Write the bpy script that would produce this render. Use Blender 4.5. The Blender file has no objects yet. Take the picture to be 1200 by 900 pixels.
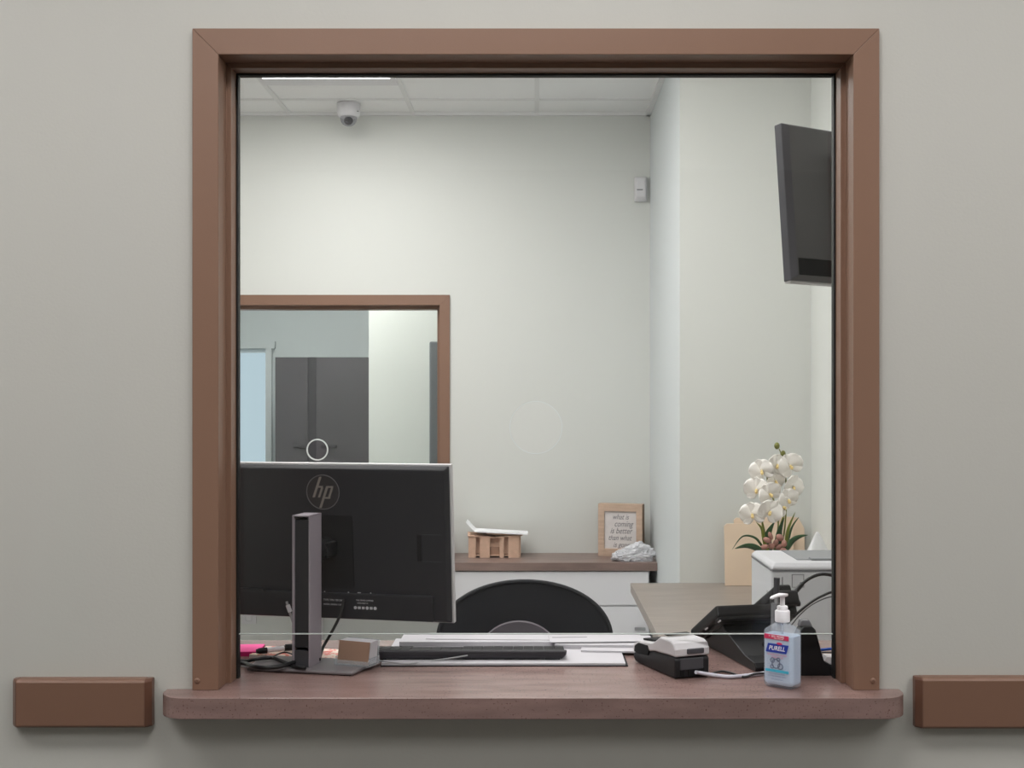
import bpy, bmesh, math, random
from mathutils import Vector, Matrix, Euler, noise as mnoise
R = math.radians
PI = math.pi
random.seed(7)
SC = bpy.context.scene
COL = SC.collection

# ------------------------------------------------------------------ camera
F = 1410.0                       # focal length in pixels of a 1200 px wide frame
CX, CY = 628.0, 472.0            # where the camera's axis meets the picture
CAM = Vector((0, -2.2, 1.45))


def at_y(px, py, y):
    s = (y - CAM.y) / F
    return Vector(((px - CX) * s, y, CAM.z - (py - CY) * s))


def at_z(px, py, z):
    d = (CAM.z - z) * F / (py - CY)
    return Vector(((px - CX) * d / F, CAM.y + d, z))


cd = bpy.data.cameras.new('camera')
cd.sensor_fit = 'HORIZONTAL'
cd.sensor_width = 36
cd.lens = F / 1200 * 36
cd.shift_x = -(CX - 600) / 1200
cd.shift_y = (CY - 450) / 1200
cd.clip_start = 0.05
co = bpy.data.objects.new('camera', cd)
COL.objects.link(co)
co.location = CAM
co.rotation_euler = (R(90), 0, 0)
SC.camera = co


# ------------------------------------------------------------------ materials
def srgb(r, g, b):
    def f(c):
        c /= 255
        return c / 12.92 if c <= .04045 else ((c + .055) / 1.055) ** 2.4
    return (f(r), f(g), f(b), 1)


MATS = {}


def mat(name, col, rough=.5, metal=0.0, spec=.5, coat=0.0, bump=None, vary=None, speck=None, trans=0, ior=1.45, alpha=1.0):
    """col is an sRGB triple. bump=(scale, strength), vary=(scale, amount), speck=(scale, threshold, colour)"""
    m = bpy.data.materials.new(name)
    m.use_nodes = True
    nt = m.node_tree
    b = nt.nodes['Principled BSDF']
    b.inputs['Base Color'].default_value = srgb(*col)
    b.inputs['Roughness'].default_value = rough
    b.inputs['Metallic'].default_value = metal
    b.inputs['Specular IOR Level'].default_value = spec
    b.inputs['Coat Weight'].default_value = coat
    b.inputs['Transmission Weight'].default_value = trans
    b.inputs['IOR'].default_value = ior
    b.inputs['Alpha'].default_value = alpha
    tc = nt.nodes.new('ShaderNodeTexCoord')
    last = None
    if vary:
        n = nt.nodes.new('ShaderNodeTexNoise')
        n.inputs['Scale'].default_value = vary[0]
        n.inputs['Detail'].default_value = 5
        mp = nt.nodes.new('ShaderNodeMapping')
        if len(vary) > 2:
            mp.inputs['Scale'].default_value = vary[2]
        nt.links.new(tc.outputs['Object'], mp.inputs['Vector'])
        nt.links.new(mp.outputs['Vector'], n.inputs['Vector'])
        r = nt.nodes.new('ShaderNodeValToRGB')
        c = srgb(*col)
        a = vary[1]
        r.color_ramp.elements[0].position = .3
        r.color_ramp.elements[1].position = .7
        r.color_ramp.elements[0].color = tuple(max(0, x * (1 - a)) for x in c[:3]) + (1,)
        r.color_ramp.elements[1].color = tuple(min(1, x * (1 + a)) for x in c[:3]) + (1,)
        nt.links.new(n.outputs['Fac'], r.inputs['Fac'])
        last = r.outputs['Color']
    if speck:
        n = nt.nodes.new('ShaderNodeTexNoise')
        n.inputs['Scale'].default_value = speck[0]
        n.inputs['Detail'].default_value = 3
        nt.links.new(tc.outputs['Object'], n.inputs['Vector'])
        r = nt.nodes.new('ShaderNodeValToRGB')
        r.color_ramp.elements[0].position = speck[1]
        r.color_ramp.elements[1].position = speck[1] + .06
        r.color_ramp.elements[0].color = (1, 1, 1, 1)
        r.color_ramp.elements[1].color = (0, 0, 0, 1)
        mx = nt.nodes.new('ShaderNodeMix')
        mx.data_type = 'RGBA'
        nt.links.new(n.outputs['Fac'], r.inputs['Fac'])
        nt.links.new(r.outputs['Color'], mx.inputs['Factor'])
        if last is not None:
            nt.links.new(last, mx.inputs['A'])
        else:
            mx.inputs['A'].default_value = srgb(*col)
        mx.inputs['B'].default_value = srgb(*speck[2])
        last = mx.outputs['Result']
    if last is not None:
        nt.links.new(last, b.inputs['Base Color'])
    if bump:
        n = nt.nodes.new('ShaderNodeTexNoise')
        n.inputs['Scale'].default_value = bump[0]
        n.inputs['Detail'].default_value = 4
        nt.links.new(tc.outputs['Object'], n.inputs['Vector'])
        bp = nt.nodes.new('ShaderNodeBump')
        bp.inputs['Strength'].default_value = bump[1]
        bp.inputs['Distance'].default_value = .002
        nt.links.new(n.outputs['Fac'], bp.inputs['Height'])
        nt.links.new(bp.outputs['Normal'], b.inputs['Normal'])
    MATS[name] = m
    return m


def emit(name, col, strength):
    m = bpy.data.materials.new(name)
    m.use_nodes = True
    nt = m.node_tree
    nt.nodes.remove(nt.nodes['Principled BSDF'])
    e = nt.nodes.new('ShaderNodeEmission')
    e.inputs['Color'].default_value = srgb(*col)
    e.inputs['Strength'].default_value = strength
    nt.links.new(e.outputs['Emission'], nt.nodes['Material Output'].inputs['Surface'])
    return m


def glassmat(name, tint, refl=1.0):
    """clear sheet: a tinted see-through surface with a mirror reflection on each outer face"""
    m = bpy.data.materials.new(name)
    m.use_nodes = True
    nt = m.node_tree
    nt.nodes.remove(nt.nodes['Principled BSDF'])
    t = nt.nodes.new('ShaderNodeBsdfTransparent')
    t.inputs['Color'].default_value = tint
    g = nt.nodes.new('ShaderNodeBsdfGlossy')
    g.inputs['Roughness'].default_value = 0.0
    g.inputs['Color'].default_value = (1, 1, 1, 1)
    lw = nt.nodes.new('ShaderNodeFresnel')
    lw.inputs['IOR'].default_value = 1.5
    ge = nt.nodes.new('ShaderNodeNewGeometry')
    inv = nt.nodes.new('ShaderNodeMath')
    inv.operation = 'SUBTRACT'
    inv.inputs[0].default_value = refl
    mu = nt.nodes.new('ShaderNodeMath')
    mu.operation = 'MULTIPLY'
    mu.use_clamp = True
    sc = nt.nodes.new('ShaderNodeMath')
    sc.operation = 'MULTIPLY'
    sc.inputs[1].default_value = refl
    nt.links.new(ge.outputs['Backfacing'], sc.inputs[0])
    nt.links.new(sc.outputs[0], inv.inputs[1])
    nt.links.new(lw.outputs['Fac'], mu.inputs[0])
    nt.links.new(inv.outputs[0], mu.inputs[1])
    mx = nt.nodes.new('ShaderNodeMixShader')
    nt.links.new(mu.outputs[0], mx.inputs['Fac'])
    nt.links.new(t.outputs[0], mx.inputs[1])
    nt.links.new(g.outputs[0], mx.inputs[2])
    nt.links.new(mx.outputs[0], nt.nodes['Material Output'].inputs['Surface'])
    return m


def milky(name, tint, body, fac, rough=.1):
    """half see-through plastic or gel: tinted transparency mixed with a coloured body"""
    m = bpy.data.materials.new(name)
    m.use_nodes = True
    nt = m.node_tree
    b = nt.nodes['Principled BSDF']
    b.inputs['Base Color'].default_value = srgb(*body)
    b.inputs['Roughness'].default_value = rough
    t = nt.nodes.new('ShaderNodeBsdfTransparent')
    t.inputs['Color'].default_value = srgb(*tint)
    mx = nt.nodes.new('ShaderNodeMixShader')
    mx.inputs['Fac'].default_value = fac
    nt.links.new(t.outputs[0], mx.inputs[1])
    nt.links.new(b.outputs[0], mx.inputs[2])
    nt.links.new(mx.outputs[0], nt.nodes['Material Output'].inputs['Surface'])
    return m


M_WALL = mat('sage_paint_lobby', (190, 189, 183), .55, spec=.3, bump=(180, .12))
M_WALL_O = mat('pale_green_paint', (211, 213, 209), .6, spec=.3, bump=(180, .1))
M_WALL_R = mat('grey_green_wall', (207, 212, 213), .6, spec=.3, bump=(180, .1))
M_CEIL = mat('ceiling_tile', (236, 237, 237), .9, spec=.2, bump=(260, .35))
M_TEE = mat('ceiling_tee', (222, 223, 223), .5)
M_FLOOR = mat('grey_carpet', (184, 183, 181), .95, spec=.1, vary=(60, .25), bump=(400, .6))
M_FLOORL = mat('dark_lobby_carpet', (104, 101, 98), .95, spec=.1, vary=(60, .25), bump=(400, .6))
M_BROWN = mat('brown_enamel', (131, 101, 84), .38, spec=.45, bump=(700, .12))
M_RAIL = mat('brown_vinyl', (122, 92, 76), .4, spec=.45, bump=(500, .1))
M_RAILCAP = mat('brown_end_cap', (104, 72, 58), .3)
M_LAM = mat('brown_laminate', (132, 108, 103), .27, spec=.8, vary=(9, .16, (1, 4, 4)), speck=(260, .315, (92, 66, 59)), bump=(300, .06))
M_LAMW = mat('walnut_grey_laminate', (128, 108, 101), .35, vary=(6, .2, (1, 5, 5)))
M_DESKL = mat('taupe_laminate', (140, 130, 122), .35, vary=(5, .1, (1, 4, 4)))
M_DESKE = mat('taupe_edge_band', (150, 141, 134), .45)
M_WHITE = mat('white_laminate', (218, 217, 220), .4)
M_WPLA = mat('white_plastic', (212, 211, 214), .35)
M_PRN = mat('printer_white_plastic', (200, 202, 205), .45)
M_PRNG = mat('printer_grey_plastic', (128, 130, 132), .45)
M_SEAM = mat('seam_grey', (120, 121, 124), .6)
M_BLACK = mat('black_plastic', (24, 24, 26), .42, spec=.4, bump=(900, .08))
M_SHELL = mat('black_textured_shell', (38, 38, 42), .42, spec=.4)
M_BASEM = mat('dark_grey_metal', (112, 107, 109), .35)
M_CHAN = mat('column_inside', (40, 40, 43), .5)
M_BLACKM = mat('matt_black', (16, 16, 18), .7, spec=.3)
M_KEYB = mat('charcoal_keyboard', (44, 42, 46), .5)
M_CABLE = mat('black_cable', (20, 20, 22), .4)
M_GREYC = mat('grey_cable', (150, 150, 152), .45)
M_WCABLE = mat('pale_lavender_cable', (205, 203, 214), .4)
M_BLUEC = mat('blue_cable', (22, 70, 160), .4)
M_SILV = mat('silver_plastic', (196, 194, 196), .4)
M_SILVD = mat('grey_metal', (146, 138, 145), .42)
M_CHROME = mat('chrome', (200, 200, 202), .18, metal=1)
M_LOGO = mat('logo_grey', (138, 132, 126), .35, metal=.3)
M_LOGOD = mat('logo_disc', (46, 44, 46), .3)
M_LOGOR = mat('logo_rim', (104, 102, 104), .35)
M_PRINT = mat('pale_print', (190, 190, 192), .6)
M_TV = mat('charcoal_plastic', (84, 83, 84), .5, bump=(600, .08))
M_TVE = mat('slate_edge_plastic', (84, 84, 90), .4)
M_MESH = mat('black_mesh_fabric', (34, 35, 41), .75, bump=(1500, .5))
M_MESHR = mat('black_chair_frame', (30, 31, 36), .7)
M_LUMB = mat('grey_chair_plastic', (112, 106, 113), .6)
M_PAPER = mat('white_paper', (188, 186, 190), .8, spec=.2)
M_PAPERG = mat('paper_edges', (186, 178, 176), .85, vary=(400, .12, (1, 1, 8)))
M_PINK = mat('pink_paper', (240, 88, 158), .8)
M_PINKD = mat('magenta_paper_edge', (176, 20, 92), .8)
M_KRAFT = mat('kraft_cardboard', (206, 172, 150), .85, vary=(40, .08))
M_KRAFTD = mat('brown_cardboard_inside', (168, 134, 114), .9)
M_CARD = mat('brown_card', (140, 112, 94), .7)
M_OAK = mat('pale_wood', (192, 166, 146), .55, vary=(14, .12, (1, 1, 6)))
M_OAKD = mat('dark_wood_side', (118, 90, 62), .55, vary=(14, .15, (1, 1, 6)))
M_CANVAS = mat('off_white_print', (214, 208, 206), .8, vary=(30, .05))
M_INK = mat('grey_ink', (104, 100, 106), .8)
M_MANILA = mat('manila_card', (224, 202, 178), .8, vary=(9, .04))
M_BAG = milky('clear_film', (236, 238, 240), (232, 232, 236), .8, .18)
M_TISSUE = mat('white_tissue', (240, 241, 243), .9)
M_TBOX = mat('tissue_box_card', (170, 190, 196), .7)
M_PETAL = mat('white_petal', (246, 242, 236), .6)
M_PETALC = mat('cream_petal_centre', (240, 214, 150), .6)
M_LEAF = mat('dark_green_leaf', (52, 84, 50), .35, vary=(30, .25))
M_LEAFY = mat('yellow_green_leaf', (118, 128, 46), .4, vary=(30, .25))
M_BUD = mat('olive_bud', (112, 114, 50), .5)
M_STONE = mat('dusty_pink_pebble', (168, 122, 110), .5, vary=(50, .15))
M_POT = mat('white_ceramic', (226, 224, 220), .25)
M_GEL = milky('pale_blue_gel', (232, 243, 252), (216, 232, 248), .86, .08)
M_CLEAR = milky('clear_bottle_plastic', (240, 243, 247), (232, 236, 242), .22, .04)
M_DOMEC = milky('dome_plastic', (232, 232, 236), (214, 214, 220), .12, .05)
M_ACRY = milky('clear_acrylic', (240, 243, 245), (236, 238, 240), .22, .05)
M_PUMP = mat('pump_white', (240, 238, 242), .35)
M_LABR = mat('label_crimson', (214, 52, 96), .5)
M_LABB = mat('label_blue', (38, 62, 168), .45)
M_LABT = mat('label_turquoise', (74, 186, 216), .5)
M_LABG = mat('label_grey', (120, 130, 150), .6)
M_LABP = mat('label_rose_print', (206, 120, 150), .6)
M_LABW = mat('label_white', (246, 246, 250), .5)
M_LID = mat('printer_lid', (188, 188, 191), .5)
M_SCRG = mat('slate_casing', (98, 101, 105), .45)
M_GREYP = milky('smoky_plastic', (190, 190, 196), (150, 150, 154), .6, .15)
M_DKGREY = mat('dark_grey_plastic', (66, 66, 70), .45)
M_CABD = mat('charcoal_laminate', (70, 67, 71), .45, vary=(5, .1))
M_CABS = mat('dark_charcoal_strip', (48, 46, 51), .5)  # darker charcoal of the cupboard's middle post and handles
M_GASK = mat('black_gasket', (22, 20, 20), .6)
M_EDGE = mat('ground_glass_edge', (176, 182, 180), .4, spec=.6)
M_RING = mat('white_hole_ring', (216, 222, 221), .4)
M_GLASS = glassmat('window_glass', (.995, .998, .996, 1), 1.0)
M_GLASSB = glassmat('green_window_glass', (.955, .98, .975, 1), 1.0)
M_FROST = emit('daylit_frosted_glass', (190, 208, 218), .66)
M_DOME = glassmat('camera_dome_clear', (.8, .8, .8, 1), 1.0)
M_LED = emit('led_diffuser', (255, 253, 251), 10.0)
M_LEDF = emit('wrap_lens_diffuser', (255, 253, 251), 4.1)
M_LEDL = emit('lobby_led_diffuser', (255, 253, 252), 6.9)
M_LEDB = emit('back_room_led_diffuser', (255, 252, 249), 17.0)
M_FLORAL = mat('floral_print', (232, 214, 200), .8, speck=(90, .42, (222, 120, 110)))


# ------------------------------------------------------------------ mesh helpers
class MB:
    def __init__(self):
        self.bm = bmesh.new()

    def box(self, c, s, rot=None, bevel=0.0, seg=2):
        ret = bmesh.ops.create_cube(self.bm, size=1)
        vs = ret['verts']
        M = Matrix.Translation(Vector(c)) @ (Euler(rot).to_matrix().to_4x4() if rot else Matrix.Identity(4)) @ Matrix.Diagonal((s[0], s[1], s[2], 1))
        bmesh.ops.transform(self.bm, matrix=M, verts=vs)
        if bevel:
            es = list({e for v in vs for e in v.link_edges})
            bmesh.ops.bevel(self.bm, geom=es, offset=bevel, segments=seg, affect='EDGES', profile=.6)
        return self

    def cyl(self, c, r, h, r2=None, rot=None, n=32, cap=True):
        ret = bmesh.ops.create_cone(self.bm, cap_ends=cap, segments=n, radius1=r, radius2=r if r2 is None else r2, depth=h)
        M = Matrix.Translation(Vector(c)) @ (Euler(rot).to_matrix().to_4x4() if rot else Matrix.Identity(4))
        bmesh.ops.transform(self.bm, matrix=M, verts=ret['verts'])
        return self

    def ball(self, c, s, rot=None, u=20, v=12):
        ret = bmesh.ops.create_uvsphere(self.bm, u_segments=u, v_segments=v, radius=1)
        M = Matrix.Translation(Vector(c)) @ (Euler(rot).to_matrix().to_4x4() if rot else Matrix.Identity(4)) @ Matrix.Diagonal((s[0], s[1], s[2], 1))
        bmesh.ops.transform(self.bm, matrix=M, verts=ret['verts'])
        return self

    def prism(self, pts, axis, a, b):
        """closed 2D outline swept along an axis: 'x' -> pts are (y,z), 'y' -> (x,z), 'z' -> (x,y)"""
        def mk(p, t):
            return {'x': (t, p[0], p[1]), 'y': (p[0], t, p[1]), 'z': (p[0], p[1], t)}[axis]
        A = [self.bm.verts.new(mk(p, a)) for p in pts]
        B = [self.bm.verts.new(mk(p, b)) for p in pts]
        n = len(pts)
        self.bm.faces.new(A)
        self.bm.faces.new(B[::-1])
        for i in range(n):
            self.bm.faces.new((A[i], A[(i + 1) % n], B[(i + 1) % n], B[i]))
        return self

    def loft(self, rings, closed=True, cap=True):
        V = [[self.bm.verts.new(p) for p in r] for r in rings]
        n = len(rings[0])
        for a, b in zip(V, V[1:]):
            for i in range(n if closed else n - 1):
                self.bm.faces.new((a[i], a[(i + 1) % n], b[(i + 1) % n], b[i]))
        if cap and closed:
            self.bm.faces.new(V[0][::-1])
            self.bm.faces.new(V[-1])
        return self

    def lathe(self, prof, c=(0, 0, 0), n=32):
        rings = [[(c[0] + r * math.cos(2 * PI * i / n), c[1] + r * math.sin(2 * PI * i / n), c[2] + z) for i in range(n)] for r, z in prof]
        return self.loft(rings)

    def tube(self, pts, r, n=10, smooth=True, r_end=None):
        P = [Vector(p) for p in pts]
        if smooth and len(P) > 2:
            Q = []
            for i in range(len(P) - 1):
                p0 = P[max(i - 1, 0)]; p1 = P[i]; p2 = P[i + 1]; p3 = P[min(i + 2, len(P) - 1)]
                for k in range(8):
                    t = k / 8
                    Q.append(.5 * ((2 * p1) + (-p0 + p2) * t + (2 * p0 - 5 * p1 + 4 * p2 - p3) * t * t + (-p0 + 3 * p1 - 3 * p2 + p3) * t ** 3))
            Q.append(P[-1])
            P = Q
        rings = []
        up = Vector((0, 0, 1))
        prev = None
        for i, p in enumerate(P):
            d = (P[min(i + 1, len(P) - 1)] - P[max(i - 1, 0)]).normalized()
            if prev is None:
                a = d.cross(up)
                if a.length < .05:
                    a = d.cross(Vector((1, 0, 0)))
            else:
                a = prev - d * prev.dot(d)
            a.normalize()
            prev = a
            b = d.cross(a)
            rr = r if r_end is None else r + (r_end - r) * i / max(1, len(P) - 1)
            rings.append([tuple(p + (a * math.cos(2 * PI * k / n) + b * math.sin(2 * PI * k / n)) * rr) for k in range(n)])
        return self.loft(rings)

    def build(self, name, m, parent=None, bevel=0.0, smooth=False, seg=2):
        bmesh.ops.recalc_face_normals(self.bm, faces=self.bm.faces[:])
        me = bpy.data.meshes.new(name)
        self.bm.to_mesh(me)
        self.bm.free()
        me.materials.append(m)
        o = bpy.data.objects.new(name, me)
        COL.objects.link(o)
        if parent is not None:
            o.parent = parent
        if smooth:
            for p in me.polygons:
                p.use_smooth = True
        if bevel:
            md = o.modifiers.new('bevel', 'BEVEL')
            md.width = bevel
            md.segments = seg
            md.limit_method = 'ANGLE'
            md.angle_limit = R(40)
        if smooth:
            try:
                me.set_sharp_from_angle(angle=R(38))
            except Exception:
                pass
        return o


def tag(o, label, cat, group=None):
    o['label'] = label
    o['category'] = cat
    if group:
        o['group'] = group
    return o


def thing(name, label, cat, loc=(0, 0, 0), rotz=0.0, group=None):
    o = bpy.data.objects.new(name, None)
    o.empty_display_size = .05
    COL.objects.link(o)
    o.location = loc
    o.rotation_euler = (0, 0, R(rotz))
    return tag(o, label, cat, group)


def struct(o):
    o['kind'] = 'structure'
    return o


def group_root(name):
    o = bpy.data.objects.new(name, None)
    o.empty_display_size = .05
    COL.objects.link(o)
    return struct(o)


def text(name, body, size, m, parent, loc, rot, align='CENTER', shear=0.0, extrude=.0004, sx=1.0, bold=0.0):
    cu = bpy.data.curves.new(name, 'FONT')
    cu.body = body
    cu.size = size
    cu.align_x = align
    cu.align_y = 'CENTER'
    cu.shear = shear
    cu.extrude = extrude
    cu.offset = bold
    cu.resolution_u = 3
    tmp = bpy.data.objects.new(name + '_curve', cu)
    COL.objects.link(tmp)
    dg = bpy.context.evaluated_depsgraph_get()
    me = bpy.data.meshes.new_from_object(tmp.evaluated_get(dg))
    bpy.data.objects.remove(tmp)
    bpy.data.curves.remove(cu)
    me.materials.clear()
    me.materials.append(m)
    o = bpy.data.objects.new(name, me)
    COL.objects.link(o)
    o.parent = parent
    o.location = loc
    o.rotation_euler = rot
    o.scale = (sx, 1, 1)
    return o


def ground(o, z):
    return o


# ------------------------------------------------------------------ room dimensions
HC = 2.876                 # ceiling
YB = 3.72                  # office back wall
XR = 1.074                 # office right wall
XJ = .562                  # side of the bulkhead
YJ = 2.50                  # front of the bulkhead
XL = -2.3                  # office left wall
ZC = .927                  # counter top
WT = .13                   # lobby wall thickness
OUT = .625                 # outer half width of the service window frame
TOP = 2.131                # outer top of the frame


def wall_with_hole(name, x0, x1, y0, y1, hx0, hx1, hz0, hz1, m):
    b = MB()
    ym, dy = (y0 + y1) / 2, y1 - y0
    b.box(((x0 + hx0) / 2, ym, HC / 2), (hx0 - x0, dy, HC))
    b.box(((hx1 + x1) / 2, ym, HC / 2), (x1 - hx1, dy, HC))
    b.box(((hx0 + hx1) / 2, ym, (hz1 + HC) / 2), (hx1 - hx0, dy, HC - hz1))
    if hz0 > 0:
        b.box(((hx0 + hx1) / 2, ym, hz0 / 2), (hx1 - hx0, dy, hz0))
    return struct(b.build(name, m))


# front wall: the lobby face and the office face are two skins of one wall
IN_X, IN_Z = OUT - .012, TOP - .012
wf = wall_with_hole('wall_front', -3.0, 3.0, 0, WT, -IN_X, IN_X, ZC - .04, IN_Z, M_WALL)
wb = wall_with_hole('wall_back', XL, XJ + .6, YB, YB + .12, -1.86, -.434, .86, 1.973, M_WALL_O)
b = MB(); b.box(((XJ + XR + .2) / 2, (YJ + YB) / 2, HC / 2), (XR + .2 - XJ, YB - YJ, HC))
# bulkhead: its left side is a cooler grey green than its front
ob = struct(b.build('wall_bulkhead', M_WALL_O))
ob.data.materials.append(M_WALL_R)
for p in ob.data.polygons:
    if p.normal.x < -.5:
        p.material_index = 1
b = MB(); b.box((XR + .06, (WT + YJ) / 2, HC / 2), (.12, YJ - WT, HC)); struct(b.build('wall_right', M_WALL_O))
b = MB(); b.box((XL - .06, (WT + YB) / 2, HC / 2), (.12, YB - WT, HC)); wl = struct(b.build('wall_left', M_WALL_O))
b = MB(); b.box((.2, 5.0, -.05), (8, 10, .1)); struct(b.build('floor', M_FLOOR))
b = MB(); b.box((.2, -2.6, -.05), (8, 5.2, .1)); struct(b.build('floor_lobby', M_FLOORL))
ce = bpy.data.objects.new('ceiling', None); COL.objects.link(ce); struct(ce)
b = MB(); b.box((.2, 3.0, HC + .05), (8, 16, .1)); b.build('ceiling_tile_field', M_CEIL, ce)
# lobby shell behind the camera
b = MB(); b.box((-3.06, -2.5, HC / 2), (.12, 5.0, HC)); struct(b.build('wall_lobby_left', M_WALL))
b = MB(); b.box((3.06, -2.5, HC / 2), (.12, 5.0, HC)); struct(b.build('wall_lobby_right', M_WALL))
b = MB(); b.box((0, -5.06, HC / 2), (6.2, .12, HC)); struct(b.build('wall_lobby_rear', M_WALL))
# ceiling grid of the office
b = MB()
for k in range(-4, 3):
    x = (484 - CX) * 4.2e-3 + k * .6096
    if XL < x < XJ:
        b.box((x, (YB + WT) / 2, HC - .002), (.022, YB - WT, .008))
y = YB - .27
while y > .4:
    b.box(((XL + XR) / 2, y, HC - .002), (XR - XL, .022, .0075))
    y -= .6096
b.build('ceiling_grid', M_TEE, ce)
b = MB()
b.box((XJ - .011, (YJ + YB) / 2, HC - .008), (.022, YB - YJ, .016))
b.box(((XL + XJ) / 2, YB - .011, HC - .008), (XJ - XL, .022, .016))
struct(b.build('trim_1', M_TEE))

# ---------------------------------------------------------------- back room seen through the far window
YP = 5.0
b = MB(); b.box(((-1.0 + 1.2) / 2, YP + .06, HC / 2), (2.2, .12, HC)); struct(b.build('wall_partition', M_WALL_O))
b = MB(); b.box((-.94, 6.65, HC / 2), (.12, 3.18, HC)); struct(b.build('wall_side', M_WALL_O))
b = MB(); b.box((-1.9, 8.3, HC / 2), (2.2, .12, HC)); struct(b.build('wall_far', M_WALL_R))
b = MB(); b.box((-2.96, (YB + 8.3) / 2, HC / 2), (.12, 8.3 - YB, HC)); struct(b.build('wall_back_room', M_WALL_R))
b = MB(); b.box((-2.66, YB + .06, HC / 2), (.6, .12, HC)); struct(b.build('wall_return', M_WALL_O))
# glazed far door at the left, with daylight behind frosted glass
dr = group_root('door_1')
s8 = (8.2 + 2.2) / F
xa, xb_ = -2.75, at_y(318, 472, 8.2).x
b = MB()
for xx, ww in ((xa, .06), (xb_ - .02, .05)):
    b.box((xx, 8.2, .96), (ww, .05, 1.92))
b.box(((xa + xb_) / 2, 8.2, 1.95), (xb_ - xa + .065, .045, .06))
b.box(((xa + xb_) / 2, 8.2, .1), (xb_ - xa, .05, .2))
b.build('door_frame', M_WALL_R, dr)
b = MB(); b.box(((xa + xb_) / 2, 8.21, 1.0), (xb_ - xa - .06, .01, 1.76)); b.build('door_glass', M_FROST, dr)

# ---------------------------------------------------------------- ceiling lights


def troffer(x, y, sx, sy, m, label, grp, end=.022, lens=.008):
    t = thing('ceiling_light', label, 'ceiling light', (x, y, HC), 0, grp)
    f = MB()
    w = .022
    for dx, dy, ax, ay in ((-sx / 2 + w / 2, 0, w, sy - 2 * end), (sx / 2 - w / 2, 0, w, sy - 2 * end), (0, -sy / 2 + end / 2, sx, end), (0, sy / 2 - end / 2, sx, end)):
        f.box((dx, dy, -.006), (ax, ay, .014))
    f.build('light_frame', M_WPLA, t)
    d = MB(); d.box((0, 0, -lens / 2), (sx - 2 * w, sy - 2 * end, lens)); d.build('diffuser', m, t)
    return t


for x, y, sx, sy in ((-1.9, -1.0, 1.2, .6), (0, -1.0, 1.2, .6), (1.9, -1.0, 1.2, .6), (-.97, -2.33, .6, 1.2), (2.35, -2.33, .6, 1.2)):
    troffer(x, y, sx, sy, M_LEDL, 'long flat ceiling light over the lobby, behind the viewer', 'lobby ceiling lights')
troffer(-.913, 2.560, .6, 1.2, M_LED, 'white ceiling light whose far end shows above the dome camera', None, end=.115)
for x, y in ((-.913, .95), (.306, .95), (-.303, 1.62)):  # unseen lamps; deep lenses and third lamp added to brighten the back wall
    troffer(x, y, .6, 1.2, M_LEDF, lens=.09, label='unseen office ceiling light with a deep lens, added to brighten the back wall', grp='office ceiling lights')
troffer(-1.6, 4.45, 1.2, .6, M_LEDB, 'unseen ceiling light added to light the room just beyond the far window', None)  # unseen lamp, added to light the room beyond the far window
troffer(-1.6, 6.4, .6, .6, M_LEDB, 'small unseen ceiling light added to lighten the far wall of the back room', None)  # extra unseen lamp, added to lighten the wall behind the cupboard

# ---------------------------------------------------------------- service window (frame, pane)


def u_frame(root, prof, x0, x1, zt, zb, m, names=('jamb', 'head', 'jamb')):
    """three mitred lengths of one moulding: profile points are (inward, y)"""
    segs = [[], [], []]
    for u, yy in prof:
        segs[0].append(((x0 + u, yy, zb), (x0 + u, yy, zt - u)))
        segs[1].append(((x0 + u, yy, zt - u), (x1 - u, yy, zt - u)))
        segs[2].append(((x1 - u, yy, zt - u), (x1 - u, yy, zb)))
    out = []
    for nm, sg in zip(names, segs):
        b = MB()
        b.loft([[p[0] for p in sg], [p[1] for p in sg]])
        out.append(b.build(nm, m, root, bevel=.0012))
    return out


w1 = group_root('window_1')
prof = [(0, -.012), (.0475, -.012), (.0475, .043), (.057, .043), (.057, .083), (.0665, .083), (.0665, .083), (.064, .108), (.057, .108), (.0475, .142), (0, .142), (0, .132), (.011, .132), (.011, .0), (0, .0)]
prof = [(0, -.012), (.0475, -.012), (.0475, .043), (.057, .043), (.057, .098), (.0455, .098), (.0455, .142), (0, .142), (0, .131), (.0115, .131), (.0115, -.0005), (0, -.0005)]
u_frame(w1, prof, -OUT, OUT, TOP, ZC, M_BROWN)
gp = [(.0565, .0795), (.0608, .0795), (.0608, .098), (.0565, .098)]
u_frame(w1, gp, -OUT, OUT, TOP, ZC, M_GASK, ('gasket', 'gasket', 'gasket'))
for sx in (-1, 1):
    b = MB()
    p = at_y(231 if sx < 0 else 1023, 798, -.0125)
    b.lathe([(.0056, 0), (.0054, .0012), (.004, .0026), (.0018, .0031), (.0016, .0018)], n=20)
    o = b.build('screw', M_BROWN, w1, smooth=True)
    o.location = (p.x, -.0115, p.z)
    o.rotation_euler = (R(90), 0, 0)

# the glass: a sheet with a round speaking hole, open under its lower edge


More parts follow.
